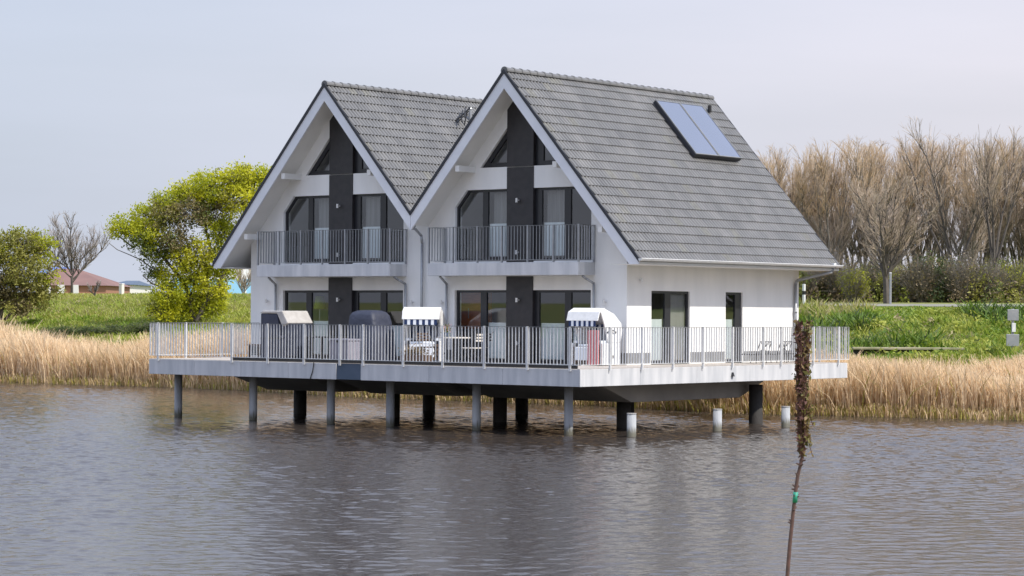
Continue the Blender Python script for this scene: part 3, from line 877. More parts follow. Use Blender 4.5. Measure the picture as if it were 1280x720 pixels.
    # boxed eaves, gutter
    for s_, ue, hh in ((-1, ul, hl), (1, ur, hr)):
        if ue < 4: continue
        eb = MB()
        xo = X(s_ * (ue - 0.03)); xi = X(hh) + s_ * 0.002
        eb.box(min(xo, xi), max(xo, xi), YF + 0.04, YB - 0.04, 2.715, 2.735)
        eb.box(min(xo, xo - s_ * 0.03), max(xo, xo - s_ * 0.03), YF + 0.04, YB - 0.04, 2.737, 2.79)
        rel(eb, "eaves_box", M_['soffit'], rr)
        gb_ = MB(); n = 8
        xg = X(s_ * (ue + 0.04)); zg = 2.87
        for ra in (0.065,):
            vs = []
            for yy in (YF - 0.05, YB + 0.05):
                for k in range(n + 1):
                    t_ = math.pi + math.pi * k / n
                    vs.append((xg + ra * math.cos(t_), yy, zg + ra * math.sin(t_)))
            gb_.add(vs, [(k, k + 1, k + n + 2, k + n + 1) for k in range(n)])
            gb_.add(vs[:n + 1], [tuple(range(n + 1))]); gb_.add(vs[n + 1:], [tuple(range(n + 1))])
        gb_.tube((xg + s_ * ra, YF - 0.05, zg), (xg + s_ * ra, YB + 0.05, zg), 0.012, 0.012, 6)
        gt = rel(gb_, "gutter", M_['steel'], rr)
    return rr

hR = empty("house", (-5.57, 9.0, 0), "right-hand white gabled house with solar panels and two glazed doors in its sunlit side wall", "house")
hL = empty("house", (-12.42, 9.0, 0), "left-hand white gabled house whose grey tiled roof runs down behind the neighbouring gable", "house")
rR = make_house(-5.57, -3.43, 3.68, 3.417, 4.65, hR, True, False)
rL = make_house(-12.42, -3.80, 3.417, 4.65, 3.417, hL, False, True)

# side wall windows and pipes of the right house
XS = -1.89
Dx = XS - 0.05
window(hR, [(5.74, 0.03), (7.60, 0.03), (7.60, 2.03), (5.74, 2.03)], 'x', Dx, [(6.45, 6.72, 0.1, 1.96)],
       [[(5.81, 0.10), (6.45, 0.10), (6.45, 1.96), (5.81, 1.96)], [(6.72, 0.10), (7.53, 0.10), (7.53, 1.96), (6.72, 1.96)]], 0)
window(hR, [(9.42, 0.03), (10.30, 0.03), (10.30, 2.03), (9.42, 2.03)], 'x', Dx, [(9.98, 10.23, 0.1, 1.96)],
       [[(9.49, 0.10), (9.98, 0.10), (9.98, 1.96), (9.49, 1.96)]], 0)
for a, c in ((5.82, 6.44), (9.50, 9.97)):
    mb = MB(); mb.box(XS - 0.145, XS - 0.14, a, c, 0.11, 1.25); rel(mb, 'blind', M_['blind'], hR)
mb = MB(); mb.box(XS - 0.145, XS - 0.14, 6.73, 7.52, 0.11, 1.95); rel(mb, 'blind', M_['curt'], hR)
mb = MB()
mb.path([(-0.93, 13.75, 2.80), (-0.95, 13.74, 2.68), (-1.80, 13.12, 2.42), (-1.82, 13.08, 2.30), (-1.82, 13.08, 0.02)], 0.045, 12)
mb.tube((-1.82, 13.08, 1.45), (-1.82, 13.08, 1.52), 0.055, 0.055, 12)
mb.tube((-0.90, 13.75, 2.78), (-0.90, 13.75, 2.94), 0.07, 0.09, 12)
rel(mb, "rain_pipe", M_['zinc'], hR, smooth=True)
mb = MB(); mb.tube((XS + 0.09, 5.16, 2.26), (XS + 0.09, 5.16, 2.38), 0.035, 0.035, 12); mb.box(XS, XS + 0.08, 5.14, 5.18, 2.30, 2.34)
rel(mb, "wall_lamp", M_['lampm'], hR)
mb = MB(); mb.path([(-9.16, 4.2, 3.80), (-9.16, 4.46, 3.62), (-9.16, 4.50, 3.4), (-9.16, 4.50, 0.05)], 0.04, 10); mb.tube((-9.16, 4.1, 3.78), (-9.16, 4.1, 3.98), 0.05, 0.10, 8)
rel(mb, "downpipe", M_['zinc'], hL, smooth=True)
# valley lining between the two roofs
mb = MB(); mb.prism([(-9.05, 4.26), (-8.93, 4.26), (-8.93, 4.20), (-9.05, 4.20)], 'y', YF + 0.05, YB - 0.05)
rel(mb, "valley_lining", M_['zinc'], rR)

# solar collectors
cosA = 1 / math.hypot(1, K); sinA = K * cosA
def slope_mtx(Xc, u, y, off):
    ex = Vector((0, 1, 0)); ey = Vector((cosA, 0, -sinA)); ez = Vector((sinA, 0, cosA))
    o = Vector((Xc + u, y, ZT - K * u)) + ez * off
    m = Matrix.Identity(4)
    for i in range(3):
        m[i][0], m[i][1], m[i][2], m[i][3] = ex[i], ey[i], ez[i], o[i]
    return m
for k in range(2):
    mt = slope_mtx(-5.57, 0.44, 10.26 + k * 1.24, 0.18)
    mb = MB(); mb.box(0, 1.22, 0, 2.22, -0.11, 0.0, mtx=mt)
    sp = rel(mb, "solar_panel", M_['verge'], hR)
    mb = MB()
    for bx in ((0, 1.22, 0, 0.03), (0, 1.22, 2.19, 2.22), (0, 0.03, 0.03, 2.19), (1.19, 1.22, 0.03, 2.19)):
        mb.box(bx[0], bx[1], bx[2], bx[3], 0.001, 0.035, mtx=mt)
    rel(mb, "panel_frame", M_['zincdark'], sp)
    mb = MB(); mb.box(0.03, 1.19, 0.03, 2.19, 0.001, 0.024, mtx=mt)
    rel(mb, "panel_glass", M_['solar'], sp)
    mb = MB()
    for yy in (0.2, 1.05): mb.box(yy, yy + 0.04, 0.05, 2.17, -0.17, -0.111, mtx=mt)
    rel(mb, "mounting_rail", M_['black'], sp)
mt = slope_mtx(-5.57, 0.5, 13.22, 0.05)
mb = MB(); mb.tube(mt @ Vector((0, 0, 0)), mt @ Vector((0, 0, 0)) + Vector((0, 0, 0.22)), 0.06, 0.06, 10)
rel(mb, "roof_vent", M_['black'], hR)
# aerial and vent on the left roof, half behind the right-hand gable
bp = Vector((-11.6, 9.28, 7.2)); 
mb = MB(); mb.tube(bp, bp + Vector((0.05, 0.1, 0.55)), 0.02, 0.02, 8)
for k, (a, l) in enumerate(((0.0, 0.34), (0.09, 0.30), (0.18, 0.26), (0.27, 0.22))):
    c = bp + Vector((-0.25 + a * 2.2, -0.1 - a, 0.22 + a * 0.7))
    mb.tube(c - Vector((0.1, -l * 0.6, -0.16)), c + Vector((0.1, -l * 0.6, -0.16)), 0.024, 0.024, 6)
    mb.tube(c - Vector((0.12, l * 0.5, 0.16)), c + Vector((0.12, l * 0.5, 0.16)), 0.024, 0.024, 6)
mb.tube(bp + Vector((-0.35, 0, 0.1)), bp + Vector((0.45, -0.3, 0.46)), 0.016, 0.016, 6)
rel(mb, "aerial", M_['black'], hL)
mb = MB(); mb.tube((-11.74, 9.75, 7.25), (-11.74, 9.75, 7.80), 0.05, 0.05, 12); mb.tube((-11.74, 9.75, 7.80), (-11.74, 9.75, 7.84), 0.08, 0.06, 12)
rel(mb, "roof_vent", M_['zinc'], hL)

# furniture seen through the ground floor glass
e = empty("cupboard", (-8.38, 5.9, 0.03), "orange brown cupboard behind the leftmost ground floor pane of the right-hand house", "cupboard")
mb = MB(); mb.box(-0.55, 0.55, -0.2, 0.2, 0.9, 1.95); mb.build("cabinet", M_['orange'], e, bevel=0.01)
mb = MB(); mb.box(-0.6, 0.6, -0.25, 0.25, 0, 0.88); mb.build("base_unit", M_['curt'], e, bevel=0.01)
mb = MB(); mb.box(-0.012, 0.012, -0.225, -0.201, 1.2, 1.5); mb.build("handle", M_['lampm'], e)
e = empty("floor_lamp", (-14.15, 5.5, 0.03), "floor lamp with a lime green shade behind the glass of the left-hand house", "lamp")
mb = MB(); mb.tube((0, 0, 0), (0, 0, 0.03), 0.14, 0.14, 16); mb.tube((0, 0, 0.03), (0, 0, 1.5), 0.015, 0.015, 8); mb.build("stand", M_['lampm'], e)
mb = MB(); mb.tube((0, 0, 1.45), (0, 0, 1.85), 0.19, 0.14, 16); mb.build("lamp_shade", M_['lime'], e, smooth=True)


# ------------------------------------------------------------------ furniture on the terrace
def beach_chair(loc, rz, label, group, towel=False, width=1.05):
    """open hooded wicker beach chair, its front facing local -Y"""
    e = empty("hooded_beach_chair", loc, label, "beach chair", group, rz)
    h = width / 2
    for s_ in (-1, 1):
        mb = MB(); a, c = sorted((s_ * h, s_ * (h - 0.05)))
        mb.prism([(-0.44, 0.02), (0.42, 0.02), (0.44, 0.60), (-0.44, 0.60)], 'x', a, c)
        mb.build("base_side", M_['white'], e, bevel=0.015)
        mb = MB()
        a, c = sorted((s_ * (h - 0.002), s_ * (h - 0.048)))
        mb.prism([(-0.14, 0.605), (0.44, 0.605), (0.52, 0.95), (0.47, 1.14), (0.12, 1.39), (-0.36, 1.54), (-0.50, 1.42), (-0.34, 1.12)], 'x', a, c)
        mb.build("hood_side", M_['white'], e, bevel=0.015)
        mb = MB()
        x = s_ * (h + 0.012)
        pts = [(x, -0.26 + 0.10 * k, 0.90 + 0.05 * math.sin(math.pi * k / 4)) for k in range(5)]
        mb.path([(s_ * h, -0.27, 0.86)] + [(s_ * (h + 0.045), p[1], p[2]) for p in pts] + [(s_ * h, 0.17, 0.86)], 0.014, 8)
        mb.build("handle", M_['black'], e, smooth=True)
        mb = MB()
        mb.path([(s_ * h, -0.12, 0.22), (s_ * (h + 0.04), -0.10, 0.26), (s_ * (h + 0.04), 0.10, 0.26), (s_ * h, 0.12, 0.22)], 0.013, 8)
        mb.build("carry_grip", M_['black'], e, smooth=True)
        mb = MB(); a, c = sorted((s_ * (h - 0.05), s_ * (h - 0.16)))
        mb.box(a, c, -0.42, 0.30, 0.60, 0.67); mb.build("armrest", M_['strwhite'], e, bevel=0.01)
    mb = MB()
    for z in (0.06, 0.18, 0.30, 0.42): mb.box(-h + 0.05, h - 0.05, -0.43, -0.40, z, z + 0.09)
    mb.box(-h + 0.05, h - 0.05, 0.38, 0.42, 0.03, 0.60)
    mb.build("base", M_['wicker'], e)
    mb = MB()
    mb.prism([(0.44, 0.60), (0.52, 0.95), (0.48, 0.95), (0.40, 0.60)], 'x', -h + 0.05, h - 0.05)
    mb.prism([(0.52, 0.95), (0.47, 1.14), (0.43, 1.12), (0.48, 0.95)], 'x', -h + 0.05, h - 0.05)
    mb.prism([(0.47, 1.14), (0.12, 1.39), (0.10, 1.35), (0.43, 1.12)], 'x', -h + 0.05, h - 0.05)
    mb.prism([(0.12, 1.39), (-0.36, 1.54), (-0.36, 1.50), (0.10, 1.35)], 'x', -h + 0.05, h - 0.05)
    mb.build("hood", M_['white'], e)
    mb = MB()
    mb.prism([(-0.34, 1.548), (-0.60, 1.44), (-0.68, 1.20), (-0.65, 1.20), (-0.57, 1.41), (-0.34, 1.51)], 'x', -h - 0.01, h + 0.01)
    mb.build("awning", M_['white'], e, bevel=0.008)
    for nm, y0, za, zb2, ti in (("striped_lining", 0.34, 0.62, 1.10, 0.06), ("striped_fringe", -0.665, 1.05, 1.20, 0.0)):
        st = MB(); n_ = 11; wd = (2 * h - 0.12) / n_
        for i in range(n_):
            xa = -h + 0.06 + i * wd
            st.add([(xa, y0, za), (xa + wd, y0, za), (xa + wd, y0 + ti, zb2), (xa, y0 + ti, zb2)], [(0, 1, 2, 3)], i % 2)
        st.build(nm, [M_['strnavy'], M_['strwhite']], e)
    mb = MB(); mb.box(-h + 0.17, h - 0.17, -0.42, 0.28, 0.44, 0.58); mb.build("seat_cushion", M_['strwhite'], e, bevel=0.04)
    mb = MB(); mb.box(-h + 0.17, h - 0.17, -0.52, -0.44, 0.14, 0.50); mb.build("seat_valance", M_['strwhite'], e, bevel=0.02)
    return e

GB = "uncovered striped beach chairs against the house wall"
beach_chair((-7.95, 3.25, 0), R(30), "white hooded beach chair with navy stripes standing where the two houses meet", GB)
cd = beach_chair((-2.27, 3.72, 0), R(2), "white hooded beach chair with a red towel beside the sunlit house corner", GB, width=1.0)
mb = MB(); mb.box(-0.18, 0.18, -0.02, 0.02, 0.0, 0.92)
o = mb.build("towel", M_['red'], None, bevel=0.01); o.location = (-1.92, 3.12, 0.03)
tag(o, "red towel hanging down the front of the right-hand white beach chair", "towel")

# covered beach chair with cream hood, facing +X
e = empty("covered_beach_chair", (-12.55, 2.35, 0), "navy-covered beach chair with a cream top flap, nearest the terrace's left end", "beach chair", "beach chairs wrapped in navy covers", 0)
mb = MB(); mb.prism([(-0.52, 0.03), (0.46, 0.03), (0.44, 0.60), (0.30, 0.66), (0.14, 1.33), (-0.52, 1.34)], 'y', -0.50, 0.50)
mb.build("cover", M_['navy'], e, bevel=0.03)
mb = MB(); mb.prism([(0.462, 0.10), (0.50, 0.10), (0.60, 1.05), (0.20, 1.16), (0.16, 1.20), (0.31, 0.67)], 'y', -0.44, 0.47)
mb.build("front_cover", M_['navy'], e, bevel=0.03)
mb = MB(); mb.prism([(-0.56, 1.345), (0.16, 1.335), (0.38, 0.96), (0.62, 1.06), (0.38, 1.42), (-0.40, 1.42)], 'y', -0.53, 0.53)
mb.build("hood_flap", M_['cream'], e, bevel=0.03)
mb = MB(); mb.box(-0.51, 0.44, -0.505, -0.498, 0.60, 0.63); mb.build("seam", M_['black'], e)

# domed covered chair
e = empty("covered_beach_chair", (-9.28, 2.45, 0), "beach chair wrapped in a navy cover with rounded top, behind the grey box", "beach chair", "beach chairs wrapped in navy covers", 0)
V_ = []; nseg = 28; lv = [(0.02, 1.10, 0.0), (0.45, 1.06, 0.0), (0.80, 0.98, 0.0), (0.92, 0.95, -0.03), (1.15, 0.90, -0.05), (1.30, 0.84, -0.06), (1.39, 0.72, -0.06), (1.44, 0.5, -0.06), (1.455, 0.2, -0.06)]
for z, k, sx_ in lv:
    for j in range(nseg):
        t_ = 2 * math.pi * j / nseg
        c_, s__ = math.cos(t_), math.sin(t_)
        rx = abs(c_) ** 0.35 * (1 if c_ > 0 else -1); ry = abs(s__) ** 0.35 * (1 if s__ > 0 else -1)
        wob = 1 + 0.02 * math.sin(5 * t_ + z * 4)
        V_.append((0.56 * k * rx * wob + sx_, 0.50 * k * ry * wob, z))
F_ = [(i * nseg + j, i * nseg + (j + 1) % nseg, (i + 1) * nseg + (j + 1) % nseg, (i + 1) * nseg + j) for i in range(len(lv) - 1) for j in range(nseg)]
F_.append(tuple((len(lv) - 1) * nseg + j for j in range(nseg)))
mb = MB(); mb.add(V_, F_); mb.build("cover", M_['navy'], e, smooth=True)
mb = MB(); mb.tube((-0.60, -0.52, 0.10), (0.60, -0.52, 0.10), 0.008, 0.008, 6); mb.build("drawstring", M_['black'], e)

e = empty("storage_box", (-8.50, 0.52, 0), "mauve grey storage box standing right behind the railing in front of the rounded navy cover", "storage box")
mb = MB(); mb.box(-0.36, 0.36, -0.24, 0.24, 0.02, 0.60); mb.build("box_body", M_['box'], e, bevel=0.02)
mb = MB(); mb.box(-0.38, 0.38, -0.26, 0.26, 0.602, 0.66); mb.build("lid", M_['box'], e, bevel=0.015)
mb = MB(); mb.box(-0.06, 0.06, -0.275, -0.262, 0.56, 0.62); mb.build("latch", M_['black'], e)

def table(name, loc, sx_, sy_, h, label, cat, top, legm, rz=0, group=None):
    e = empty(name, loc, label, cat, group, rz)
    mb = MB(); mb.box(-sx_ / 2, sx_ / 2, -sy_ / 2, sy_ / 2, h - 0.035, h); mb.build("tabletop", top, e, bevel=0.008)
    for a in (-1, 1):
        for c in (-1, 1):
            mb = MB(); x = a * (sx_ / 2 - 0.05); y = c * (sy_ / 2 - 0.05)
            mb.box(x - 0.025, x + 0.025, y - 0.025, y + 0.025, 0, h - 0.037); mb.build("leg", legm, e)
    return e
table("garden_table", (-11.15, 2.7, 0), 1.25, 0.75, 0.68, "thin black garden table between the two navy-covered beach chairs", "table", M_['black'], M_['black'])
table("side_table", (-13.75, 2.6, 0), 0.75, 0.5, 0.42, "low brown wooden side table left of the cream-topped beach chair", "table", M_['wicker'], M_['wicker'])

e = empty("bistro_table", (-5.75, 1.9, 0), "pale round bistro table with a potted plant, behind the sunlit front railing", "table")
mb = MB(); mb.tube((0, 0, 0.70), (0, 0, 0.73), 0.46, 0.46, 32); mb.build("tabletop", M_['tabletop'], e)
mb = MB(); mb.tube((0, 0, 0.03), (0, 0, 0.70), 0.03, 0.03, 10); mb.build("column", M_['black'], e)
for k in range(3):
    a = k * 2.094 + 0.4
    mb = MB(); mb.tube((0, 0, 0.10), (0.32 * math.cos(a), 0.32 * math.sin(a), 0.015), 0.018, 0.014, 8); mb.build("foot", M_['black'], e)

def leafquads(C, size, mats, name, parent, mi=None, flat=0.0):
    """C (n,3) centres; size (n,) -> randomly turned leaf quads"""
    n = len(C)
    a = rng.normal(size=(n, 3)); a /= np.linalg.norm(a, axis=1)[:, None]
    b = rng.normal(size=(n, 3)); b -= (a * b).sum(1)[:, None] * a; b /= np.linalg.norm(b, axis=1)[:, None]
    s = np.asarray(size)[:, None]
    P = np.stack([C - a * s, C + b * s * 0.45, C + a * s, C - b * s * 0.45], 1).reshape(-1, 3)
    Fq = np.arange(n * 4).reshape(n, 4)
    return npmesh(name, P, Fq, mats, mi, parent)

e = empty("flower_pot", (-5.95, 1.85, 0.73), "small blue flower pot with pink and white flowers on the bistro table", "plant")
mb = MB(); mb.tube((0, 0, 0), (0, 0, 0.12), 0.06, 0.085, 14); mb.build("pot", M_['slate'], e, smooth=True)
C_ = rng.normal(0, 0.07, (160, 3)) + np.array([0, 0, 0.20]); leafquads(C_, np.full(160, 0.03), M_['leaf_mid'], "foliage", e)
C_ = rng.normal(0, 0.07, (60, 3)) + np.array([0, 0, 0.25]); leafquads(C_, np.full(60, 0.025), mat("pink_petals", (0.75, 0.35, 0.36), 0.6), "petals", e)

def folding_chair(loc, rz, label, seatm, blank="dark folding chairs round the bistro table"):
    e = empty("folding_chair", loc, label, "chair", blank, rz)
    mb = MB(); mb.box(-0.21, 0.21, -0.2, 0.2, 0.43, 0.46); mb.build("seat", seatm, e, bevel=0.01)
    mb = MB()
    for z in (0.62, 0.70, 0.78): mb.box(-0.20, 0.20, 0.205 + (z - 0.45) * 0.2, 0.225 + (z - 0.45) * 0.2, z, z + 0.05)
    mb.build("backrest", seatm, e)
    for s_ in (-1, 1):
        mb = MB(); mb.tube((s_ * 0.22, -0.24, 0), (s_ * 0.22, 0.30, 0.88), 0.012, 0.012, 8); mb.build("back_frame", M_['black'], e)
        mb = MB(); mb.tube((s_ * 0.205, 0.26, 0), (s_ * 0.205, -0.16, 0.45), 0.012, 0.012, 8); mb.build("leg", M_['black'], e)
    return e
folding_chair((-6.55, 1.75, 0), R(75), "dark brown folding chair left of the bistro table", M_['wicker'])
folding_chair((-5.45, 2.65, 0), R(-20), "black folding chair behind the bistro table", M_['black'])
folding_chair((-4.95, 1.7, 0), R(-80), "pale slatted folding chair right of the bistro table", M_['tabletop'])

e = empty("flower_bed_planter", (-6.45, 1.15, 0), "low brown planter with dark foliage on the deck in front of the striped beach chair", "planter")
mb = MB(); mb.box(-0.45, 0.45, -0.16, 0.16, 0.01, 0.24); mb.build("trough", M_['wicker'], e, bevel=0.01)
C_ = rng.normal(0, 1, (500, 3)) * np.array([0.22, 0.08, 0.07]) + np.array([0, 0, 0.32]); leafquads(C_, np.full(500, 0.04), M_['leaf_brown'], "foliage", e)

def lounge(loc, rz, label):
    e = empty("wire_lounge_chair", loc, label, "chair", "low black lattice chairs by the sunlit side railing", rz)
    mb = MB(); mb.box(-0.3, 0.3, -0.3, 0.3, 0.24, 0.27); mb.build("seat", M_['black'], e)
    mb = MB()
    for k in range(7):
        x = -0.28 + k * 0.093
        mb.tube((x, 0.30, 0.27), (-x, 0.42, 0.62), 0.008, 0.008, 5)
    mb.tube((-0.3, 0.42, 0.62), (0.3, 0.42, 0.62), 0.013, 0.013, 6); mb.tube((-0.3, 0.30, 0.27), (-0.3, 0.42, 0.62), 0.013, 0.013, 6); mb.tube((0.3, 0.30, 0.27), (0.3, 0.42, 0.62), 0.013, 0.013, 6)
    mb.build("backrest", M_['black'], e)
    for a in (-1, 1):
        for c in (-1, 1):
            mb = MB(); mb.tube((a * 0.27, c * 0.27, 0), (a * 0.27, c * 0.27, 0.24), 0.012, 0.012, 6); mb.build("leg", M_['black'], e)
lounge((-1.25, 9.9, 0), R(-90), "low black lattice chair on the side terrace, the one nearer the narrow window")
lounge((-1.25, 11.0, 0), R(-90), "low black lattice chair on the side terrace, the middle one of three")
lounge((-1.2, 12.1, 0), R(-70), "low black lattice chair on the side terrace, the one next to the rain pipe")

# ------------------------------------------------------------------ trees
class Skel:
    def __init__(s): s.seg = []; s.tips = []; s.rg = np.random.default_rng(1)
    def grow(s, p, d, L, r, depth, up=0.15, spread=0.5, nb=(2, 3), taper=0.72, wob=0.12, steps=3, lenf=(0.6, 0.85), mind=0):
        rg = s.rg
        p = np.array(p, float); d = np.array(d, float); d /= np.linalg.norm(d)
        for i in range(steps):
            r1 = r * (1 - (1 - taper) / steps)
            d = d + rg.normal(0, wob, 3) + np.array([0, 0, up / steps]); d /= np.linalg.norm(d)
            q = p + d * L / steps
            s.seg.append((*p, *q, r, r1, depth)); p = q; r = r1
            if depth <= mind + 2 and depth > 0 and i < steps - 1 and rg.random() < 0.8:
                a = rg.normal(0, 1, 3); a -= a.dot(d) * d; a /= np.linalg.norm(a)
                s.grow(p, d + a * spread * 1.1, L * 0.55, r * 0.5, depth - 1 if depth - 1 < 2 else 1, up, spread, nb, taper, wob, 2, lenf, mind)
        if depth <= 0:
            s.tips.append((*p,)); return
        n = rg.integers(nb[0], nb[1] + 1)
        ph = rg.uniform(0, 6.28)
        for k in range(n):
            t_ = ph + k * 6.283 / n + rg.normal(0, 0.3)
            o1 = np.cross(d, [0.3, 0.9, 0.1]); o1 /= np.linalg.norm(o1); o2 = np.cross(d, o1)
            a = o1 * math.cos(t_) + o2 * math.sin(t_)
            s.grow(p, d + a * spread * rg.uniform(0.6, 1.2), L * rg.uniform(*lenf), r * (0.78 if n < 3 else 0.68), depth - 1, up, spread, nb, taper, wob, steps, lenf, mind)

def tubes_np(name, seg, mats, mi, parent, k=4):
    seg = np.asarray(seg, float)
    p, q, r0, r1 = seg[:, :3], seg[:, 3:6], seg[:, 6], seg[:, 7]
    d = q - p; d /= (np.linalg.norm(d, axis=1)[:, None] + 1e-9)
    ref = np.where(np.abs(d[:, 2:3]) > 0.9, np.array([[1.0, 0, 0]]), np.array([[0, 0, 1.0]]))
    a = np.cross(d, ref); a /= np.linalg.norm(a, axis=1)[:, None]; b = np.cross(d, a)
    ang = np.arange(k) * 2 * np.pi / k
    ca, sa = np.cos(ang)[None, :, None], np.sin(ang)[None, :, None]
    off = a[:, None] * ca + b[:, None] * sa
    Vv = np.concatenate([p[:, None] + off * r0[:, None, None], q[:, None] + off * r1[:, None, None]], 1).reshape(-1, 3)
    o = np.arange(len(seg))[:, None, None] * 2 * k
    i = np.arange(k)[None, :, None]; j = (np.arange(k) + 1)[None, :, None] % k
    Fq = (o + np.concatenate([i, j, j + k, i + k], -1)).reshape(-1, 4)
    m = None if mi is None else np.repeat(mi, k)
    return npmesh(name, Vv, Fq, mats, m, parent)

def poplar(seed, H, name, loc, label, group, spread=0.30, tipm='twigtip', bark='bark', nlimb=6, fork=0.10, wide=0.16, cat="tree", dens=1.0, crown0=0.22, r0=0.15, curl=0.045):
    """leafless fan-shaped tree: short bole, steep limbs running to the top, upright branches and a haze of fine twigs"""
    rg = np.random.default_rng(seed)
    e = empty(name, loc, label, cat, group)
    z0 = H * fork
    thick, thin, fine = [], [], []
    lean = rg.normal(0, 0.03, 2)
    def run(p, d, L, r, n, curl, wob, store, r_end):
        pts = [np.array(p, float)]; d = np.array(d, float); d /= np.linalg.norm(d); ds = [d]
        for i in range(n):
            d = d + rg.normal(0, wob, 3) + np.array([0, 0, curl]); d /= np.linalg.norm(d)
            q = pts[-1] + d * L / n
            a_ = r + (r_end - r) * i / n; c_ = r + (r_end - r) * (i + 1) / n
            store.append((*pts[-1], *q, a_, c_)); pts.append(q); ds.append(d)
        return pts, ds
    run((0, 0, -0.4), (lean[0], lean[1], 1), z0 + 0.4, r0, 3, 0.0, 0.03, thick, r0 * 0.8)
    for k in range(nlimb):
        a = k * 6.283 / nlimb + rg.normal(0, 0.35)
        w_ = wide * rg.uniform(0.5, 2.2)
        L = (H - z0) * rg.uniform(0.72, 1.0)
        z_ = z0 * rg.uniform(0.7, 1.0) + (rg.uniform(0, H * 0.15) if k > 2 else 0)
        pts, ds = run((lean[0] * z_, lean[1] * z_, z_ - 0.05), (math.cos(a) * w_ * 1.6, math.sin(a) * w_ * 1.6, 1), min(L, H - z_) * 0.93, r0 * 0.55, 12, curl, 0.055, thick, 0.014)
        for j in range(2, 13):
            t_ = j / 12
            if pts[j][2] < H * crown0: continue
            for _ in range(int(rg.integers(1, 4))):
                b_ = rg.uniform(0, 6.283); sp = spread * rg.uniform(0.7, 1.8)
                L2 = rg.uniform(0.12, 0.26) * H * (1.15 - 0.55 * t_)
                d2 = ds[j] + np.array([math.cos(b_) * sp * 1.6, math.sin(b_) * sp * 1.6, 0.15])
                p2, e2 = run(pts[j], d2, L2, 0.028 * (1.2 - 0.5 * t_), 5, 0.10, 0.09, thin, 0.009)
                for m in range(1, 6):
                    for _ in range(int(rg.integers(1, 5) * dens + rg.random())):
                        d3 = e2[m] + rg.normal(0, 0.34, 3) + np.array([0, 0, 0.25])
                        L3 = rg.uniform(0.35, 1.0) * H / 9.0
                        p3, e3 = run(p2[m], d3, L3, 0.010, 2, 0.08, 0.08, fine, 0.005)
                        if rg.random() < 0.7:
                            d4 = e3[1] + rg.normal(0, 0.4, 3) + np.array([0, 0, 0.2]); run(p3[1], d4, L3 * 0.6, 0.007, 1, 0.05, 0.05, fine, 0.004)
    thick = np.array(thick); thin = np.array(thin); fine = np.array(fine)
    sc = H / np.percentile(fine[:, 5], 98.0)
    for arr in (thick, thin, fine): arr[:, [2, 5]] *= sc
    for arr in (thick, thin, fine): arr[:, [2, 5]] = np.where(arr[:, [2, 5]] > H, H + (arr[:, [2, 5]] - H) * 0.5, arr[:, [2, 5]])
    tubes_np("trunk", thick, M_[bark], None, e, 5)
    allt = np.concatenate([thin, fine])
    tip = (fine[:, 5] > H * 0.62) & (rg.random(len(fine)) < 0.65)
    mi = np.concatenate([np.zeros(len(thin), int), np.where(tip, 1, 2)])
    tubes_np("crown", allt, [M_[bark], M_[tipm], M_['twig'] if tipm != 'twiggrey' else M_['twiggrey']], mi, e, 3)
    return e

def mounds(n, phr, er, hr, mats, w_, label, seed):
    rg = np.random.default_rng(seed)
    ph = rg.uniform(phr[0], phr[1], n); e_ = rg.uniform(er[0], er[1], n); r = shore(ph) + e_
    x = CX + r * (np.sin(ph) * RGT.x - np.cos(ph) * math.sin(YAW)); y = CY + r * (np.sin(ph) * RGT.y + np.cos(ph) * math.cos(YAW)); z = hgt_p(ph, r)
    Cs, Ms = [], []
    for i in range(n):
        k = int(rg.integers(30, 90)); a = rg.uniform(0.25, 0.8); hh = rg.uniform(*hr)
        v = rg.normal(size=(k, 3)); v /= np.linalg.norm(v, axis=1)[:, None]; v *= (rg.random(k) ** 0.35)[:, None]; v[:, 2] = abs(v[:, 2])
        Cs.append(np.array([x[i], y[i], z[i]]) + v * np.array([a, a, hh])); Ms.append(np.full(k, rg.choice(len(mats), p=w_)))
    C_ = np.concatenate(Cs)
    return tag(leafquads(C_, rg.uniform(0.05, 0.12, len(C_)), [M_[m] for m in mats], "weeds", None, np.concatenate(Ms)), label, "weeds", kind='stuff')
mounds(520, (math.atan(230 / FPX), math.atan(950 / FPX)), (12, 28), (0.2, 0.6), ['grass1', 'grass2', 'grass3', 'leaf_mid', 'grass4'], [0.36, 0.2, 0.2, 0.14, 0.10], "leafy mounds of nettles, docks and goosegrass on the right embankment", 31)
mounds(300, (math.atan(-900 / FPX), math.atan(-250 / FPX)), (9, 40), (0.12, 0.4), ['grass1', 'grass2', 'grass4'], [0.5, 0.35, 0.15], "low leafy clumps in the meadow on the left", 32)

mounds(30, (math.atan(465 / FPX), math.atan(600 / FPX)), (10.2, 12.2), (0.3, 0.62), ['grass1', 'grass2', 'grass3'], [0.4, 0.3, 0.3], "weeds growing in front of the low stone edge below the embankment", 33)

mounds(420, (math.atan(250 / FPX), math.atan(1000 / FPX)), (46, 52), (0.5, 1.5), ['leaf_mid', 'leaf_olive', 'leaf_brown', 'grass2', 'leaf_dark'], [0.26, 0.26, 0.22, 0.12, 0.14], "tangled low undergrowth between the hedge shrubs beyond the road", 34)
mounds(260, (math.atan(250 / FPX), math.atan(1000 / FPX)), (52, 58), (0.8, 1.9), ['leaf_brown', 'leaf_olive', 'leaf_dull'], [0.4, 0.3, 0.3], "tangled brown undergrowth at the feet of the poplars", 35)

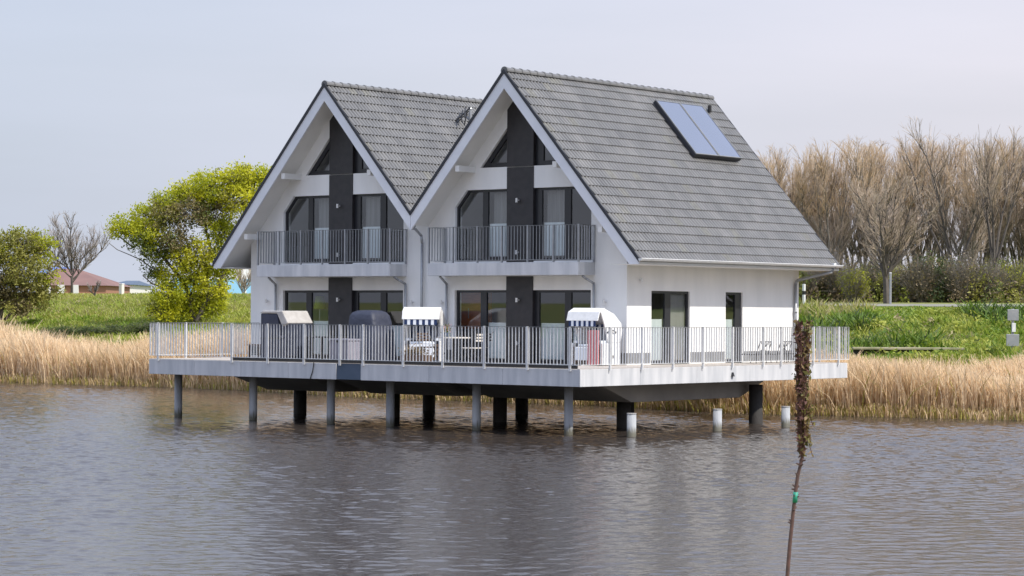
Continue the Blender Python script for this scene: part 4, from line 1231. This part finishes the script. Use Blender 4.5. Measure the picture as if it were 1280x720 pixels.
GP = "bare poplars in a row beyond the embankment road"
ords = ["first", "second", "third", "fourth", "fifth", "sixth", "seventh", "eighth", "ninth", "tenth", "eleventh", "twelfth", "thirteenth", "fourteenth", "fifteenth", "sixteenth", "seventeenth", "eighteenth", "nineteenth", "twentieth", "twenty-first", "twenty-second", "twenty-third", "twenty-fourth", "twenty-fifth", "twenty-sixth", "twenty-seventh", "twenty-eighth", "twenty-ninth", "thirtieth", "thirty-first", "thirty-second", "thirty-third", "thirty-fourth"]
protos = [poplar(11 + k, 9.4, "bare_poplar", (0, 0, 0), "bare poplar", GP, spread=(0.24, 0.32, 0.28, 0.22)[k], wide=(0.10, 0.20, 0.15, 0.12)[k], nlimb=(5, 7, 6, 8)[k], dens=(0.75, 0.9, 0.7, 0.85)[k], fork=(0.1, 0.2, 0.14, 0.07)[k]) for k in range(4)]
#   px, distance, top row in the photo
ptop = lambda px: float(np.interp(px, [920, 962, 985, 1010, 1030, 1052, 1078, 1100, 1124, 1148, 1166, 1190, 1212, 1262, 1290, 1345], [212, 193, 194, 196, 190, 184, 180, 180, 177, 174, 170, 180, 176, 174, 180, 184]))
pop = []
px_ = 926
while px_ < 1350:
    pop.append((px_, 125.5 + random.uniform(0, 8), ptop(px_) + random.uniform(-3, 12))); px_ += random.uniform(13, 19)
for i, (px, d_, ty) in enumerate(pop):
    b_ = PXD(px, d_)
    hor = 391 + (px - 640) * ROLL
    H = CZ + (hor - ty) / FPX * d_ - b_.z
    src = protos[i % 4]
    place = "bare poplar with ochre twig tips, %s from the left in the row beyond the road" % ords[i]
    if i < 4:
        e = src; e.location = b_; e.rotation_euler = (0, 0, random.uniform(0, 6.28)); e['label'] = place; e.scale = (1.0, 1.0, H / 9.4)
    else:
        dup(src, b_, random.uniform(0, 6.28), (1.0, 1.0, H / 9.4), place, GP)

# broad bare tree in front of the poplars and its bluish pole
b_ = PXD(1108, 114)
poplar(51, 6.0, "bare_tree", b_, "broad bare tree with thick dark trunk beside a thin pole, before the poplars", None, spread=0.50, tipm='twig', bark='barkdark', nlimb=10, fork=0.24, wide=0.42, dens=0.7, r0=0.17, curl=0.01)
b_ = PXD(1191, 121)
poplar(58, 9.3, "bare_tree", b_, "bare tree with long dark slanting limbs, right of centre among the poplars", None, spread=0.30, tipm='twig', bark='barkdark', nlimb=4, fork=0.16, wide=0.15, dens=0.5, crown0=0.4, r0=0.17)
b_ = PXD(1240, 120)
poplar(63, 9.0, "bare_tree", b_, "bare tree with forked dark limbs near the right edge, in front of the poplars", None, spread=0.30, tipm='twig', bark='barkdark', nlimb=5, fork=0.2, wide=0.24, dens=0.5, crown0=0.4, r0=0.17)
# grey bare tree far left
b_ = PXD(90, 142)
poplar(77, CZ + (387.5 - 270) / FPX * 142 - b_.z, "bare_tree", b_, "small grey leafless tree between the olive bush and the bright green tree", None, spread=0.50, tipm='twiggrey', bark='barkdark', nlimb=9, fork=0.26, wide=0.42, dens=0.8, crown0=0.26, r0=0.09, curl=0.012)

def blob_tree(name, base_px, dist, blobs, mats, label, cat, limbs, leaf=0.11, dens=1.0, trunkm='barkdark', group=None, seed=1):
    """blobs: (px, py, rx, ry, depth offset, density, material index) read as clumps in metres around the trunk base"""
    rg = np.random.default_rng(seed)
    b_ = PXD(base_px, dist)
    e = empty(name, b_, label, cat, group)
    sc = dist / FPX
    hor = 391 + (base_px - 640) * ROLL
    def loc3(px, py, dy):
        u = (px - base_px) * sc; z = CZ + (hor - py) * sc - b_.z
        return np.array([u * RGT.x - dy * math.sin(YAW), u * RGT.y + dy * math.cos(YAW), z])
    Cs, Ms, Ss = [], [], []
    tw = []
    root = np.array([0, 0, 0.0])
    for (px, py, rx, ry, dy, dn, mi) in blobs:
        c = loc3(px, py, dy); rr_ = rx * sc; rz_ = ry * sc
        ncl = max(4, int(60 * rr_ * rr_ * rz_ * dn * dens + 8))
        cc = rg.normal(size=(ncl, 3)); cc /= np.linalg.norm(cc, axis=1)[:, None]; cc *= (rg.uniform(0.15, 1, ncl) ** 0.45)[:, None]
        cc = c + cc * np.array([rr_, rr_, rz_])
        for q in cc:
            k = int(rg.integers(22, 48))
            P = q + rg.normal(0, 1, (k, 3)) * np.array([0.17, 0.17, 0.14])
            Cs.append(P); Ms.append(np.full(k, mi if rg.random() < 0.8 else (mi + 1) % len(mats))); Ss.append(rg.uniform(0.6, 1.25, k) * leaf)
            if rg.random() < 0.6:
                m_ = c + (q - c) * 0.2
                tw.append((*m_, *q, 0.02, 0.008, 0))
    C_ = np.concatenate(Cs); ok = C_[:, 2] > 0.02
    leafquads(C_[ok], np.concatenate(Ss)[ok], [M_[m] for m in mats], "crown", e, np.concatenate(Ms)[ok])
    segs = []
    for lm in limbs:
        pts = [loc3(*q) for q in lm[1:]]; r = lm[0]
        for a, c in zip(pts[:-1], pts[1:]):
            mid = (a + c) / 2 + rg.normal(0, 0.06, 3)
            segs.append((*a, *mid, r, r * 0.85, 0)); segs.append((*mid, *c, r * 0.85, r * 0.7, 0)); r *= 0.7
    segs = np.array(segs + tw)
    tubes_np("trunk", segs, M_[trunkm], None, e, 6)
    return e

limbs = [(0.17, (245, 402, 0), (238, 370, 0), (215, 335, 0), (180, 300, 0), (150, 280, 0)),
         (0.15, (246, 402, 0.2), (255, 360, 0.3), (262, 310, 0.2), (255, 260, 0), (240, 235, 0)),
         (0.14, (247, 402, -0.2), (272, 360, -0.2), (295, 300, 0.2), (315, 240, 0.3), (325, 215, 0.4)),
         (0.045, (222, 345, 0), (190, 335, -0.2), (160, 318, -0.4), (138, 305, -0.5)),
         (0.06, (240, 375, -0.2), (205, 360, -0.4), (180, 345, -0.4)),
         (0.06, (180, 300, 0), (165, 310, 0.3), (140, 292, 0.6)),
         (0.05, (238, 370, 0), (250, 330, 0), (225, 300, 0.3), (215, 262, 0.3)),
         (0.05, (262, 320, 0.2), (280, 290, 0), (290, 250, 0), (300, 225, 0))]
blobs = [(158, 284, 22, 14, 0, 1.2, 0), (182, 272, 26, 18, 0.3, 1, 0), (205, 272, 20, 22, -0.6, 0.8, 2), (212, 252, 24, 16, 0, 1, 0), (236, 240, 24, 20, 0.4, 1, 1), (238, 268, 26, 20, -0.5, 0.8, 3),
         (262, 236, 26, 22, 0, 1, 0), (262, 262, 26, 20, 0.5, 0.7, 3), (290, 226, 26, 18, 0, 1.1, 1), (312, 218, 24, 14, 0.4, 1.1, 1), (332, 222, 16, 16, 0.2, 0.9, 0), (300, 250, 26, 22, -0.3, 1, 1), (322, 250, 18, 20, 0.2, 0.5, 0),
         (275, 290, 24, 22, 0.2, 0.9, 0), (296, 300, 20, 18, 0, 0.45, 0), (318, 290, 14, 20, 0, 0.25, 3), (250, 318, 20, 22, -0.3, 1.0, 1), (272, 330, 22, 24, 0.3, 1.1, 0),
         (288, 330, 12, 14, 0, 0.5, 0), (236, 345, 22, 22, 0, 1.1, 0), (262, 362, 24, 22, 0, 1.2, 1), (212, 366, 22, 20, -0.4, 1.2, 0), (205, 388, 22, 14, -0.2, 1.2, 1), (236, 385, 26, 18, 0.4, 1.2, 0), (268, 385, 18, 14, 0, 0.9, 0), (205, 345, 12, 12, 0, 0.9, 1),
         (200, 315, 24, 18, 0.2, 0.8, 4), (178, 305, 20, 12, -0.5, 0.7, 4), (222, 300, 20, 18, -0.6, 0.9, 3), (190, 338, 14, 10, 0, 0.5, 4), (185, 292, 22, 14, -0.6, 0.9, 0), (228, 325, 16, 16, -0.6, 0.9, 1)]
blob_tree("spring_tree", 245, 112, blobs, ['leaf_lime', 'leaf_lime2', 'leaf_olive', 'leaf_dull', 'leaf_mid'], "wind-shaped tree with bright yellow-green spring leaves beside the left-hand house", "tree", limbs, leaf=0.075, dens=1.45, seed=5)

blobs = [(28, 302, 30, 16, 0, 1, 0), (50, 312, 20, 22, 0.4, 0.9, 1), (5, 320, 28, 24, 0, 1, 0), (-30, 318, 30, 26, 0, 1, 0), (-70, 330, 36, 34, 0.2, 1, 0), (35, 340, 28, 22, -0.4, 0.9, 3), (60, 338, 12, 20, 0, 0.4, 1), (12, 360, 30, 22, 0, 1, 2), (-30, 360, 40, 28, 0, 1, 2), (-80, 365, 40, 28, 0, 1, 2), (45, 368, 20, 20, 0.4, 0.8, 3), (20, 384, 28, 12, 0, 1.2, 2), (58, 362, 18, 14, 0.4, 0.3, 3)]
limbs = [(0.12, (0, 400, 0), (10, 370, 0), (25, 335, 0), (35, 305, 0)), (0.12, (-5, 400, 0), (-25, 360, 0), (-40, 320, 0)), (0.08, (5, 400, 0.2), (35, 370, 0.3), (50, 330, 0.3)), (0.1, (-20, 398, 0), (-60, 370, 0), (-75, 330, 0))]
blob_tree("olive_bush", 0, 116, blobs, ['leaf_olive', 'leaf_lime', 'leaf_dull', 'leaf_olive'], "large rounded bush with olive green top and brownish base at the left edge", "bush", limbs, leaf=0.085, dens=1.0, seed=9)

# hedge shrubs below the poplars
GS = "shrubs in the hedge along the road below the poplars"
def shrub_proto(seed, mats, twig, nleaf):
    rg = np.random.default_rng(seed)
    e = empty("shrub", (0, 0, 0), "shrub", "shrub", GS)
    Cs, Ms = [], []
    tw = []
    for k in range(70):
        v = rg.normal(size=3); v /= np.linalg.norm(v); v *= rg.uniform(0.3, 1) ** 0.5
        q = np.array([v[0] * 1.25, v[1] * 1.1, 1.15 + v[2] * 1.05 + 0.35 * rg.random()])
        n = nleaf
        Cs.append(q + rg.normal(0, 0.2, (n, 3))); Ms.append(np.full(n, 0 if rg.random() < 0.65 else 1))
        b0 = np.array([rg.normal(0, 0.12), rg.normal(0, 0.12), 0.0]); m_ = (b0 + q) / 2 + rg.normal(0, 0.12, 3)
        tw.append((*b0, *m_, 0.03, 0.018, 0)); tw.append((*m_, *q, 0.018, 0.008, 0))
        for _ in range(twig):
            qq = q + rg.normal(0, 0.3, 3) + np.array([0, 0, 0.3]); tw.append((*m_, *qq, 0.012, 0.005, 0))
    C_ = np.concatenate(Cs); M__ = np.concatenate(Ms); ok = C_[:, 2] > 0.03
    leafquads(C_[ok], rg.uniform(0.05, 0.10, ok.sum()), [M_[m] for m in mats], "foliage", e, M__[ok])
    tubes_np("stems", np.array(tw), M_['bark'], None, e, 4)
    return e
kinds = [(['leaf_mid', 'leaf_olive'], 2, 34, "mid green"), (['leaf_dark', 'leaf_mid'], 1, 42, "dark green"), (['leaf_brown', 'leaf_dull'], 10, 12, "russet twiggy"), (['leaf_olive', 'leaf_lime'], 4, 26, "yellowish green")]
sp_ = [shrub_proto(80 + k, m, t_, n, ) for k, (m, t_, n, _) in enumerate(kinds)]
used = [False] * 4
sh = [(985, 0, 1.1), (1002, 2, 1.2), (1018, 3, 1.0), (1034, 0, .85), (1050, 2, 1.15), (1066, 3, .9), (1082, 0, 1.0), (1096, 2, 1.1), (1122, 3, 1.0), (1138, 0, .9), (1152, 2, 1.15), (1170, 1, 1.2), (1186, 0, 1.1), (1203, 2, 1.15), (1220, 3, 1.0), (1236, 2, 1.0), (1252, 0, 1.15), (1270, 3, 1.05), (1290, 0, 1.1), (1310, 2, 1.1)]
cnt = [0] * 4
for i, (px, k, s_) in enumerate(sh):
    s_ *= 0.82
    b_ = PXD(px, 117.5 + random.uniform(0, 4.0)); cnt[k] += 1
    lb = "%s shrub in the hedge below the poplars, %s of its colour from the left" % (kinds[k][3], ords[cnt[k] - 1])
    if not used[k]:
        used[k] = True; e = sp_[k]; e.location = b_; e.scale = (s_, s_, s_); e['label'] = lb
    else:
        dup(sp_[k], b_, random.uniform(0, 6.28), s_, lb, GS)
for i, px in enumerate((72, 92, 112, 134, 156, 178, 196)):  # flattened dark shrubs stand in for the spring tree's cast shadow
    dup(sp_[1], PXD(px, 108.5 + 0.5 * (i % 2)), i * 0.9, (0.75, 0.6, 0.24), "flattened dark green shrub added as tree shade behind the left reeds, %s of seven from the left" % ords[i], "flattened dark shrubs added as tree shade behind the left reeds")
# trees further right along the shore, seen in the side windows
for i, (px, d_) in enumerate(((1420, 120), (1480, 118), (1560, 122), (1650, 119), (1760, 121), (1900, 118), (2100, 118), (2350, 116))):
    dup(sp_[i % 4], PXD(px, d_), i * 1.3, 1.5, "%s shrub standing off to the right along the road, %s of eight" % (kinds[i % 4][3], ords[i]), GS)

for i in range(18):
    ph = math.radians(31 + i * 1.15); r = 104 + 5 * (i % 3)
    x = CX + r * (math.sin(ph) * RGT.x - math.cos(ph) * math.sin(YAW)); y = CY + r * (math.sin(ph) * RGT.y + math.cos(ph) * math.cos(YAW))
    dup(sp_[(0, 1, 3)[i % 3]], Vector((x, y, float(hgt(x, y)))), i * 1.7, 2.3, "tall dense shrub far to the right on the lake shore, %s of eighteen, %s" % (ords[i], ("mid green", "dark green", "yellowish")[i % 3]), GS)

# a far-off wood on the opposite side of the lake, mirrored in the front windows
n = 26000
aa = rng.uniform(math.radians(100), math.radians(262), n); rr_ = rng.uniform(70, 84, n)
top = 6.5 + 2.0 * np.sin(aa * 23) + 1.2 * np.sin(aa * 61 + 1)
zz = rng.uniform(0.2, 1, n) ** 0.8 * top
C_ = np.stack([CX + rr_ * (np.sin(aa) * RGT.x - np.cos(aa) * math.sin(YAW)), CY + rr_ * (np.sin(aa) * RGT.y + np.cos(aa) * math.cos(YAW)), zz], -1)
tag(leafquads(C_, rng.uniform(0.3, 0.7, n), M_['leaf_mid'], "far_wood", None), "belt of trees on the near side of the lake, behind the viewpoint", "wood", kind='stuff')

# ------------------------------------------------------------------ far buildings
def far_building(px0, px1, dist, ytop, yeave, ybase_z, name, label, wallm, roofm, ridge_px=None, hip=False, extra=None):
    """ytop/yeave are heights read off the picture and turned into metres at that distance"""
    cxp = (px0 + px1) / 2
    hor = 391 + (cxp - 640) * ROLL
    b_ = PXD(cxp, dist, 0); sc = dist / FPX
    zt = CZ + (hor - ytop) * sc; ze = CZ + (hor - yeave) * sc
    e = empty(name, (b_.x, b_.y, ybase_z), label, "building", None, YAW)
    W_ = (px1 - px0) * sc / 2; D_ = 9.0
    mb = MB(); mb.box(-W_, W_, -D_, D_, -0.5, ze - ybase_z); mb.build("wall", wallm, e)
    t_ = zt - ybase_z; z_ = ze - ybase_z + 0.01
    rx0 = -W_ * (0.15 if hip else 1.03); rx1 = W_ * (-0.05 if hip else 1.03)
    if ridge_px is not None:
        rx0 = (ridge_px[0] - cxp) * sc; rx1 = (ridge_px[1] - cxp) * sc
    mb = MB(); v = [(-W_ - 0.4, -D_ - 0.4, z_), (W_ + 0.4, -D_ - 0.4, z_), (W_ + 0.4, D_ + 0.4, z_), (-W_ - 0.4, D_ + 0.4, z_), (rx0, 0, t_), (rx1, 0, t_)]
    mb.add(v, [(0, 1, 5, 4), (1, 2, 5), (2, 3, 4, 5), (3, 0, 4), (3, 2, 1, 0)]); mb.build("roof", roofm, e)
    return e, W_, D_, sc, cxp
redroof = mat("red_brown_roof", (0.22, 0.12, 0.10), 0.8, (0.18, 0.10, 0.085), 0.3)
brick = mat("far_brick", (0.34, 0.17, 0.11), 0.9)
bluem = mat("blue_sheet", (0.10, 0.19, 0.50), 0.6)
palem = mat("pale_far_wall", (0.70, 0.68, 0.66), 0.8)
tentm = mat("white_tent_fabric", (0.86, 0.85, 0.87), 0.7)
tentb = mat("light_blue_tent_wall", (0.30, 0.58, 0.82), 0.7)
e, W_, D_, sc, cxp = far_building(62, 148, 300, 336, 358, 2.4, "barn", "long low building with a sloping red-brown roof behind the grey leafless tree", brick, redroof, ridge_px=(70, 96))
for px, wpx in ((76, 10), (94, 8), (112, 6)):
    x = (px - cxp) * sc
    mb = MB(); mb.box(x - wpx * sc / 2, x + wpx * sc / 2, -D_ - 0.55, -D_ - 0.02, 0.2, 2.1); mb.build("door", palem, e)
far_building(64, 90, 330, 334, 343, 2.4, "blue_shed", "blue roofed shed rising just behind the red-brown roof", bluem, bluem, ridge_px=(66, 86))
far_building(120, 152, 340, 350, 356, 2.4, "grey_shed", "low grey building between the red-brown roof and the white post", palem, M_['zinc'], ridge_px=(126, 146))
far_building(154, 176, 320, 351, 357, 2.4, "navy_shed", "low navy roofed shed just right of the white post", palem, M_['slate'], ridge_px=(158, 174))
# marquee
b_ = PXD(287, 260, 0); sc = 260 / FPX; hor = 388.8
e = empty("marquee", (b_.x, b_.y, 2.4), "large white marquee with light blue lower wall, just left of the houses", "tent", None, YAW)
W_ = 58 * sc; zt = CZ + (hor - 330) * sc - 2.4; zm = CZ + (hor - 350) * sc - 2.4
mb = MB(); n = 16; pts = [(-W_, zm + 0.01)] + [(-W_ + 2 * W_ * k / n, zm + 0.01 + (zt - zm) * (math.sin(math.pi * min(1, max(0, (k / n) * 1.1))) ** 0.45)) for k in range(1, n)] + [(W_, zm + 0.01)]
mb.prism(pts, 'y', -7, 7); mb.build("roof", tentm, e)
mb = MB(); mb.box(-W_, W_, -7, 7, -0.5, zm); mb.build("wall", tentb, e)
for k in (-0.55, 0.1, 0.5):
    mb = MB(); mb.box(W_ * k - 0.08, W_ * k + 0.08, -7.1, -7.003, 0, zm); mb.build("seam", tentm, e)
b_ = PXD(304, 190)
poplar(91, 3.3, "small_tree", b_, "small twiggy tree in front of the white marquee", None, spread=0.4, tipm='twig', nlimb=5, fork=0.2, wide=0.2, dens=0.7, r0=0.07)
b_ = PXD(118, 136)
poplar(95, 1.1, "young_tree", b_, "tiny dark young tree on the meadow below the red-brown roof", None, spread=0.4, tipm='twiggrey', bark='barkdark', nlimb=3, fork=0.35, wide=0.5, dens=0.3, r0=0.06)

# ------------------------------------------------------------------ posts and signs
e = empty("marker_post", PXD(1005, 111), "white roadside marker post with a black band, right of the rain pipe", "marker post")
H = 1.05
mb = MB(); mb.box(-0.06, 0.06, -0.05, 0.05, -0.2, 0.55); mb.build("lower_post", M_['white'], e, bevel=0.01)
mb = MB(); mb.box(-0.062, 0.062, -0.052, 0.052, 0.552, 0.72); mb.build("black_band", M_['black'], e)
mb = MB(); mb.box(-0.06, 0.06, -0.05, 0.05, 0.722, H); mb.build("upper_post", M_['white'], e, bevel=0.01)
e = empty("marker_post", PXD(152, 137), "short cream white post on the meadow below the far buildings", "marker post")
mb = MB(); mb.box(-0.13, 0.13, -0.1, 0.1, -0.2, 0.78); mb.build("post", mat("cream_post", (0.8, 0.74, 0.62), 0.7), e, bevel=0.02)
mb = MB(); mb.box(-0.14, 0.14, -0.11, 0.11, 0.782, 0.84); mb.build("cap", M_['white'], e, bevel=0.01)
e = empty("thin_pole", PXD(1113, 112.5), "thin pale metal pole standing by the thick dark trunk", "pole")
mb = MB(); mb.tube((0, 0, -0.2), (0, 0, 1.5), 0.06, 0.06, 10); mb.build("shaft", M_['zinc'], e)
mb = MB(); mb.tube((0, 0, 1.5), (0, 0, 1.53), 0.07, 0.05, 10); mb.build("cap", M_['steel'], e)
b_ = PXD(1266, 84.5)
e = empty("information_post", b_, "grey post with two panels, one above the other, by the grassy embankment", "sign", None, YAW)
zb = b_.z
def zz_(py): return CZ + (395 - py) * 84.5 / FPX - zb
mb = MB(); mb.tube((0, 0, -0.2), (0, 0, zz_(386)), 0.05, 0.05, 10); mb.build("pole", M_['zinc'], e)
mb = MB(); mb.box(-0.2, 0.2, -0.09, -0.052, zz_(401), zz_(387)); mb.build("upper_panel", M_['zinc'], e, bevel=0.01)
mb = MB(); mb.box(-0.24, 0.22, -0.09, -0.052, zz_(433), zz_(418)); mb.build("lower_panel", M_['zinc'], e, bevel=0.01)
mb = MB(); mb.box(-0.04, 0.09, -0.11, -0.051, zz_(415), zz_(404)); mb.build("gauge", M_['white'], e, bevel=0.005)
# low culvert edge
b0 = PXD(1066, 83.6); b1 = PXD(1206, 83.6)
mid = (b0 + b1) / 2; L = (b1 - b0).length
e = empty("culvert_wall", (mid.x, mid.y, 0.0), "low pale stone edge over a dark face made as its shadow at the foot of the embankment", "wall", None, YAW)
mb = MB(); mb.box(-L / 2, L / 2, -0.15, 0.25, 0.17, 0.26); mb.build("coping", mat("sandy_stone", (0.42, 0.37, 0.26), 0.85, (0.24, 0.23, 0.13), 2.0, 0.4, 10), e, bevel=0.02)
mb = MB(); mb.box(-L / 2 + 0.05, L / 2 - 0.05, 0.0, 0.2, -0.9, 0.169); mb.build("shadow_face", M_['pier'], e)  # near-black face put in as the shadow under the coping

# ------------------------------------------------------------------ young tree on the near bank
D0 = 11.5
def near(px, py, dd=0.0):
    d_ = D0 + dd
    hor = 391 + (px - 640) * ROLL
    v = PXD(px, d_, CZ + (hor - py) / FPX * d_)
    return np.array(v)
base = PXD(976, D0)
e = empty("young_standard_tree", base, "slender young tree nearest the viewer, with narrow brown-green crown and green tie", "tree")
off = np.array(base)
pts = [near(976, 1000) * 0 + np.array([base.x, base.y, base.z - 0.2]), near(981, 800), near(986, 720), near(989, 680), near(993, 640), near(995, 620), near(998, 597), near(1004, 571), near(1002, 540), near(1003, 500), near(1004, 450), near(1006, 415)]
rad_ = [0.012, 0.011, 0.010, 0.0095, 0.009, 0.009, 0.0085, 0.008, 0.008, 0.007, 0.006, 0.004]
segs = []
rg = np.random.default_rng(4)
for i in range(len(pts) - 1):
    a, c = pts[i] - off, pts[i + 1] - off
    segs.append((*a, *c, rad_[i], rad_[i + 1], 0))
for k in range(26):                                        # knots and buds on the stem
    i = rg.integers(3, 9); t_ = rg.random(); q = (pts[i] * (1 - t_) + pts[i + 1] * t_) - off
    v = rg.normal(0, 1, 3); v[2] = abs(v[2]); v /= np.linalg.norm(v)
    segs.append((*q, *(q + v * 0.022), 0.006, 0.003, 0))
tubes_np("stem", segs, mat("reddish_brown_bark", (0.13, 0.065, 0.055), 0.8, (0.08, 0.045, 0.04), 30.0), None, e, 8)
tie = MB(); a = near(995, 628) - off; c = near(996, 615) - off
tie.tube(a, c, 0.0125, 0.0125, 14); tie.build("tie", mat("green_tie", (0.02, 0.25, 0.17), 0.5), e, smooth=True)
segs = []; Cs = []; Ms = []
for k in range(84):
    py = rg.uniform(425, 555) if k % 7 else rg.uniform(555, 580); x0 = 1003 + rg.normal(0, 0.8)
    a = near(x0, py) - off
    up_ = rg.uniform(20, 60); sx_ = rg.choice([-1, 1]) * rg.uniform(1.5, 8.5 if py < 520 else 5)
    ty = max(402, py - up_)
    c = near(1004 + sx_ , ty, rg.normal(0, 0.04)) - off
    m_ = a * 0.5 + c * 0.5 + (near(1004 + sx_ * 1.3, py - 0.3 * up_) - near(1004, py - 0.3 * up_)) * 0.4
    segs += [(*a, *m_, 0.0038, 0.003, 0), (*m_, *c, 0.003, 0.0014, 0)]
    for j in range(17):
        t_ = rg.random(); q = m_ * (1 - t_) + c * t_ if j % 3 else a * (1 - t_) + m_ * t_
        Cs.append(q + rg.normal(0, 0.006, 3)); Ms.append(0 if rg.random() < (0.75 if sx_ < 2 else 0.3) else (1 if rg.random() < 0.6 else 2))
for k in range(9):                                          # shoots hanging at lower right
    py = rg.uniform(480, 530); a = near(1005, py) - off; c = near(1012 + rg.uniform(0, 7), py + rg.uniform(15, 45)) - off
    segs.append((*a, *c, 0.003, 0.0014, 0))
    for j in range(22):
        t_ = rg.random(); Cs.append(a * (1 - t_) + c * t_ + rg.normal(0, 0.006, 3)); Ms.append(1 if rg.random() < 0.6 else 2)
tubes_np("branches", np.array(segs), mat("dark_red_twig", (0.085, 0.035, 0.032), 0.8), None, e, 5)
leafquads(np.array(Cs), rg.uniform(0.006, 0.021, len(Cs)), [mat("dark_red_bud", (0.11, 0.045, 0.035), 0.7), leafmat("young_olive_leaf", (0.24, 0.20, 0.06), (0.16, 0.15, 0.05), 20.0), leafmat("ochre_bud", (0.33, 0.22, 0.10), (0.24, 0.16, 0.08), 20.0)], "crown", e, np.array(Ms))
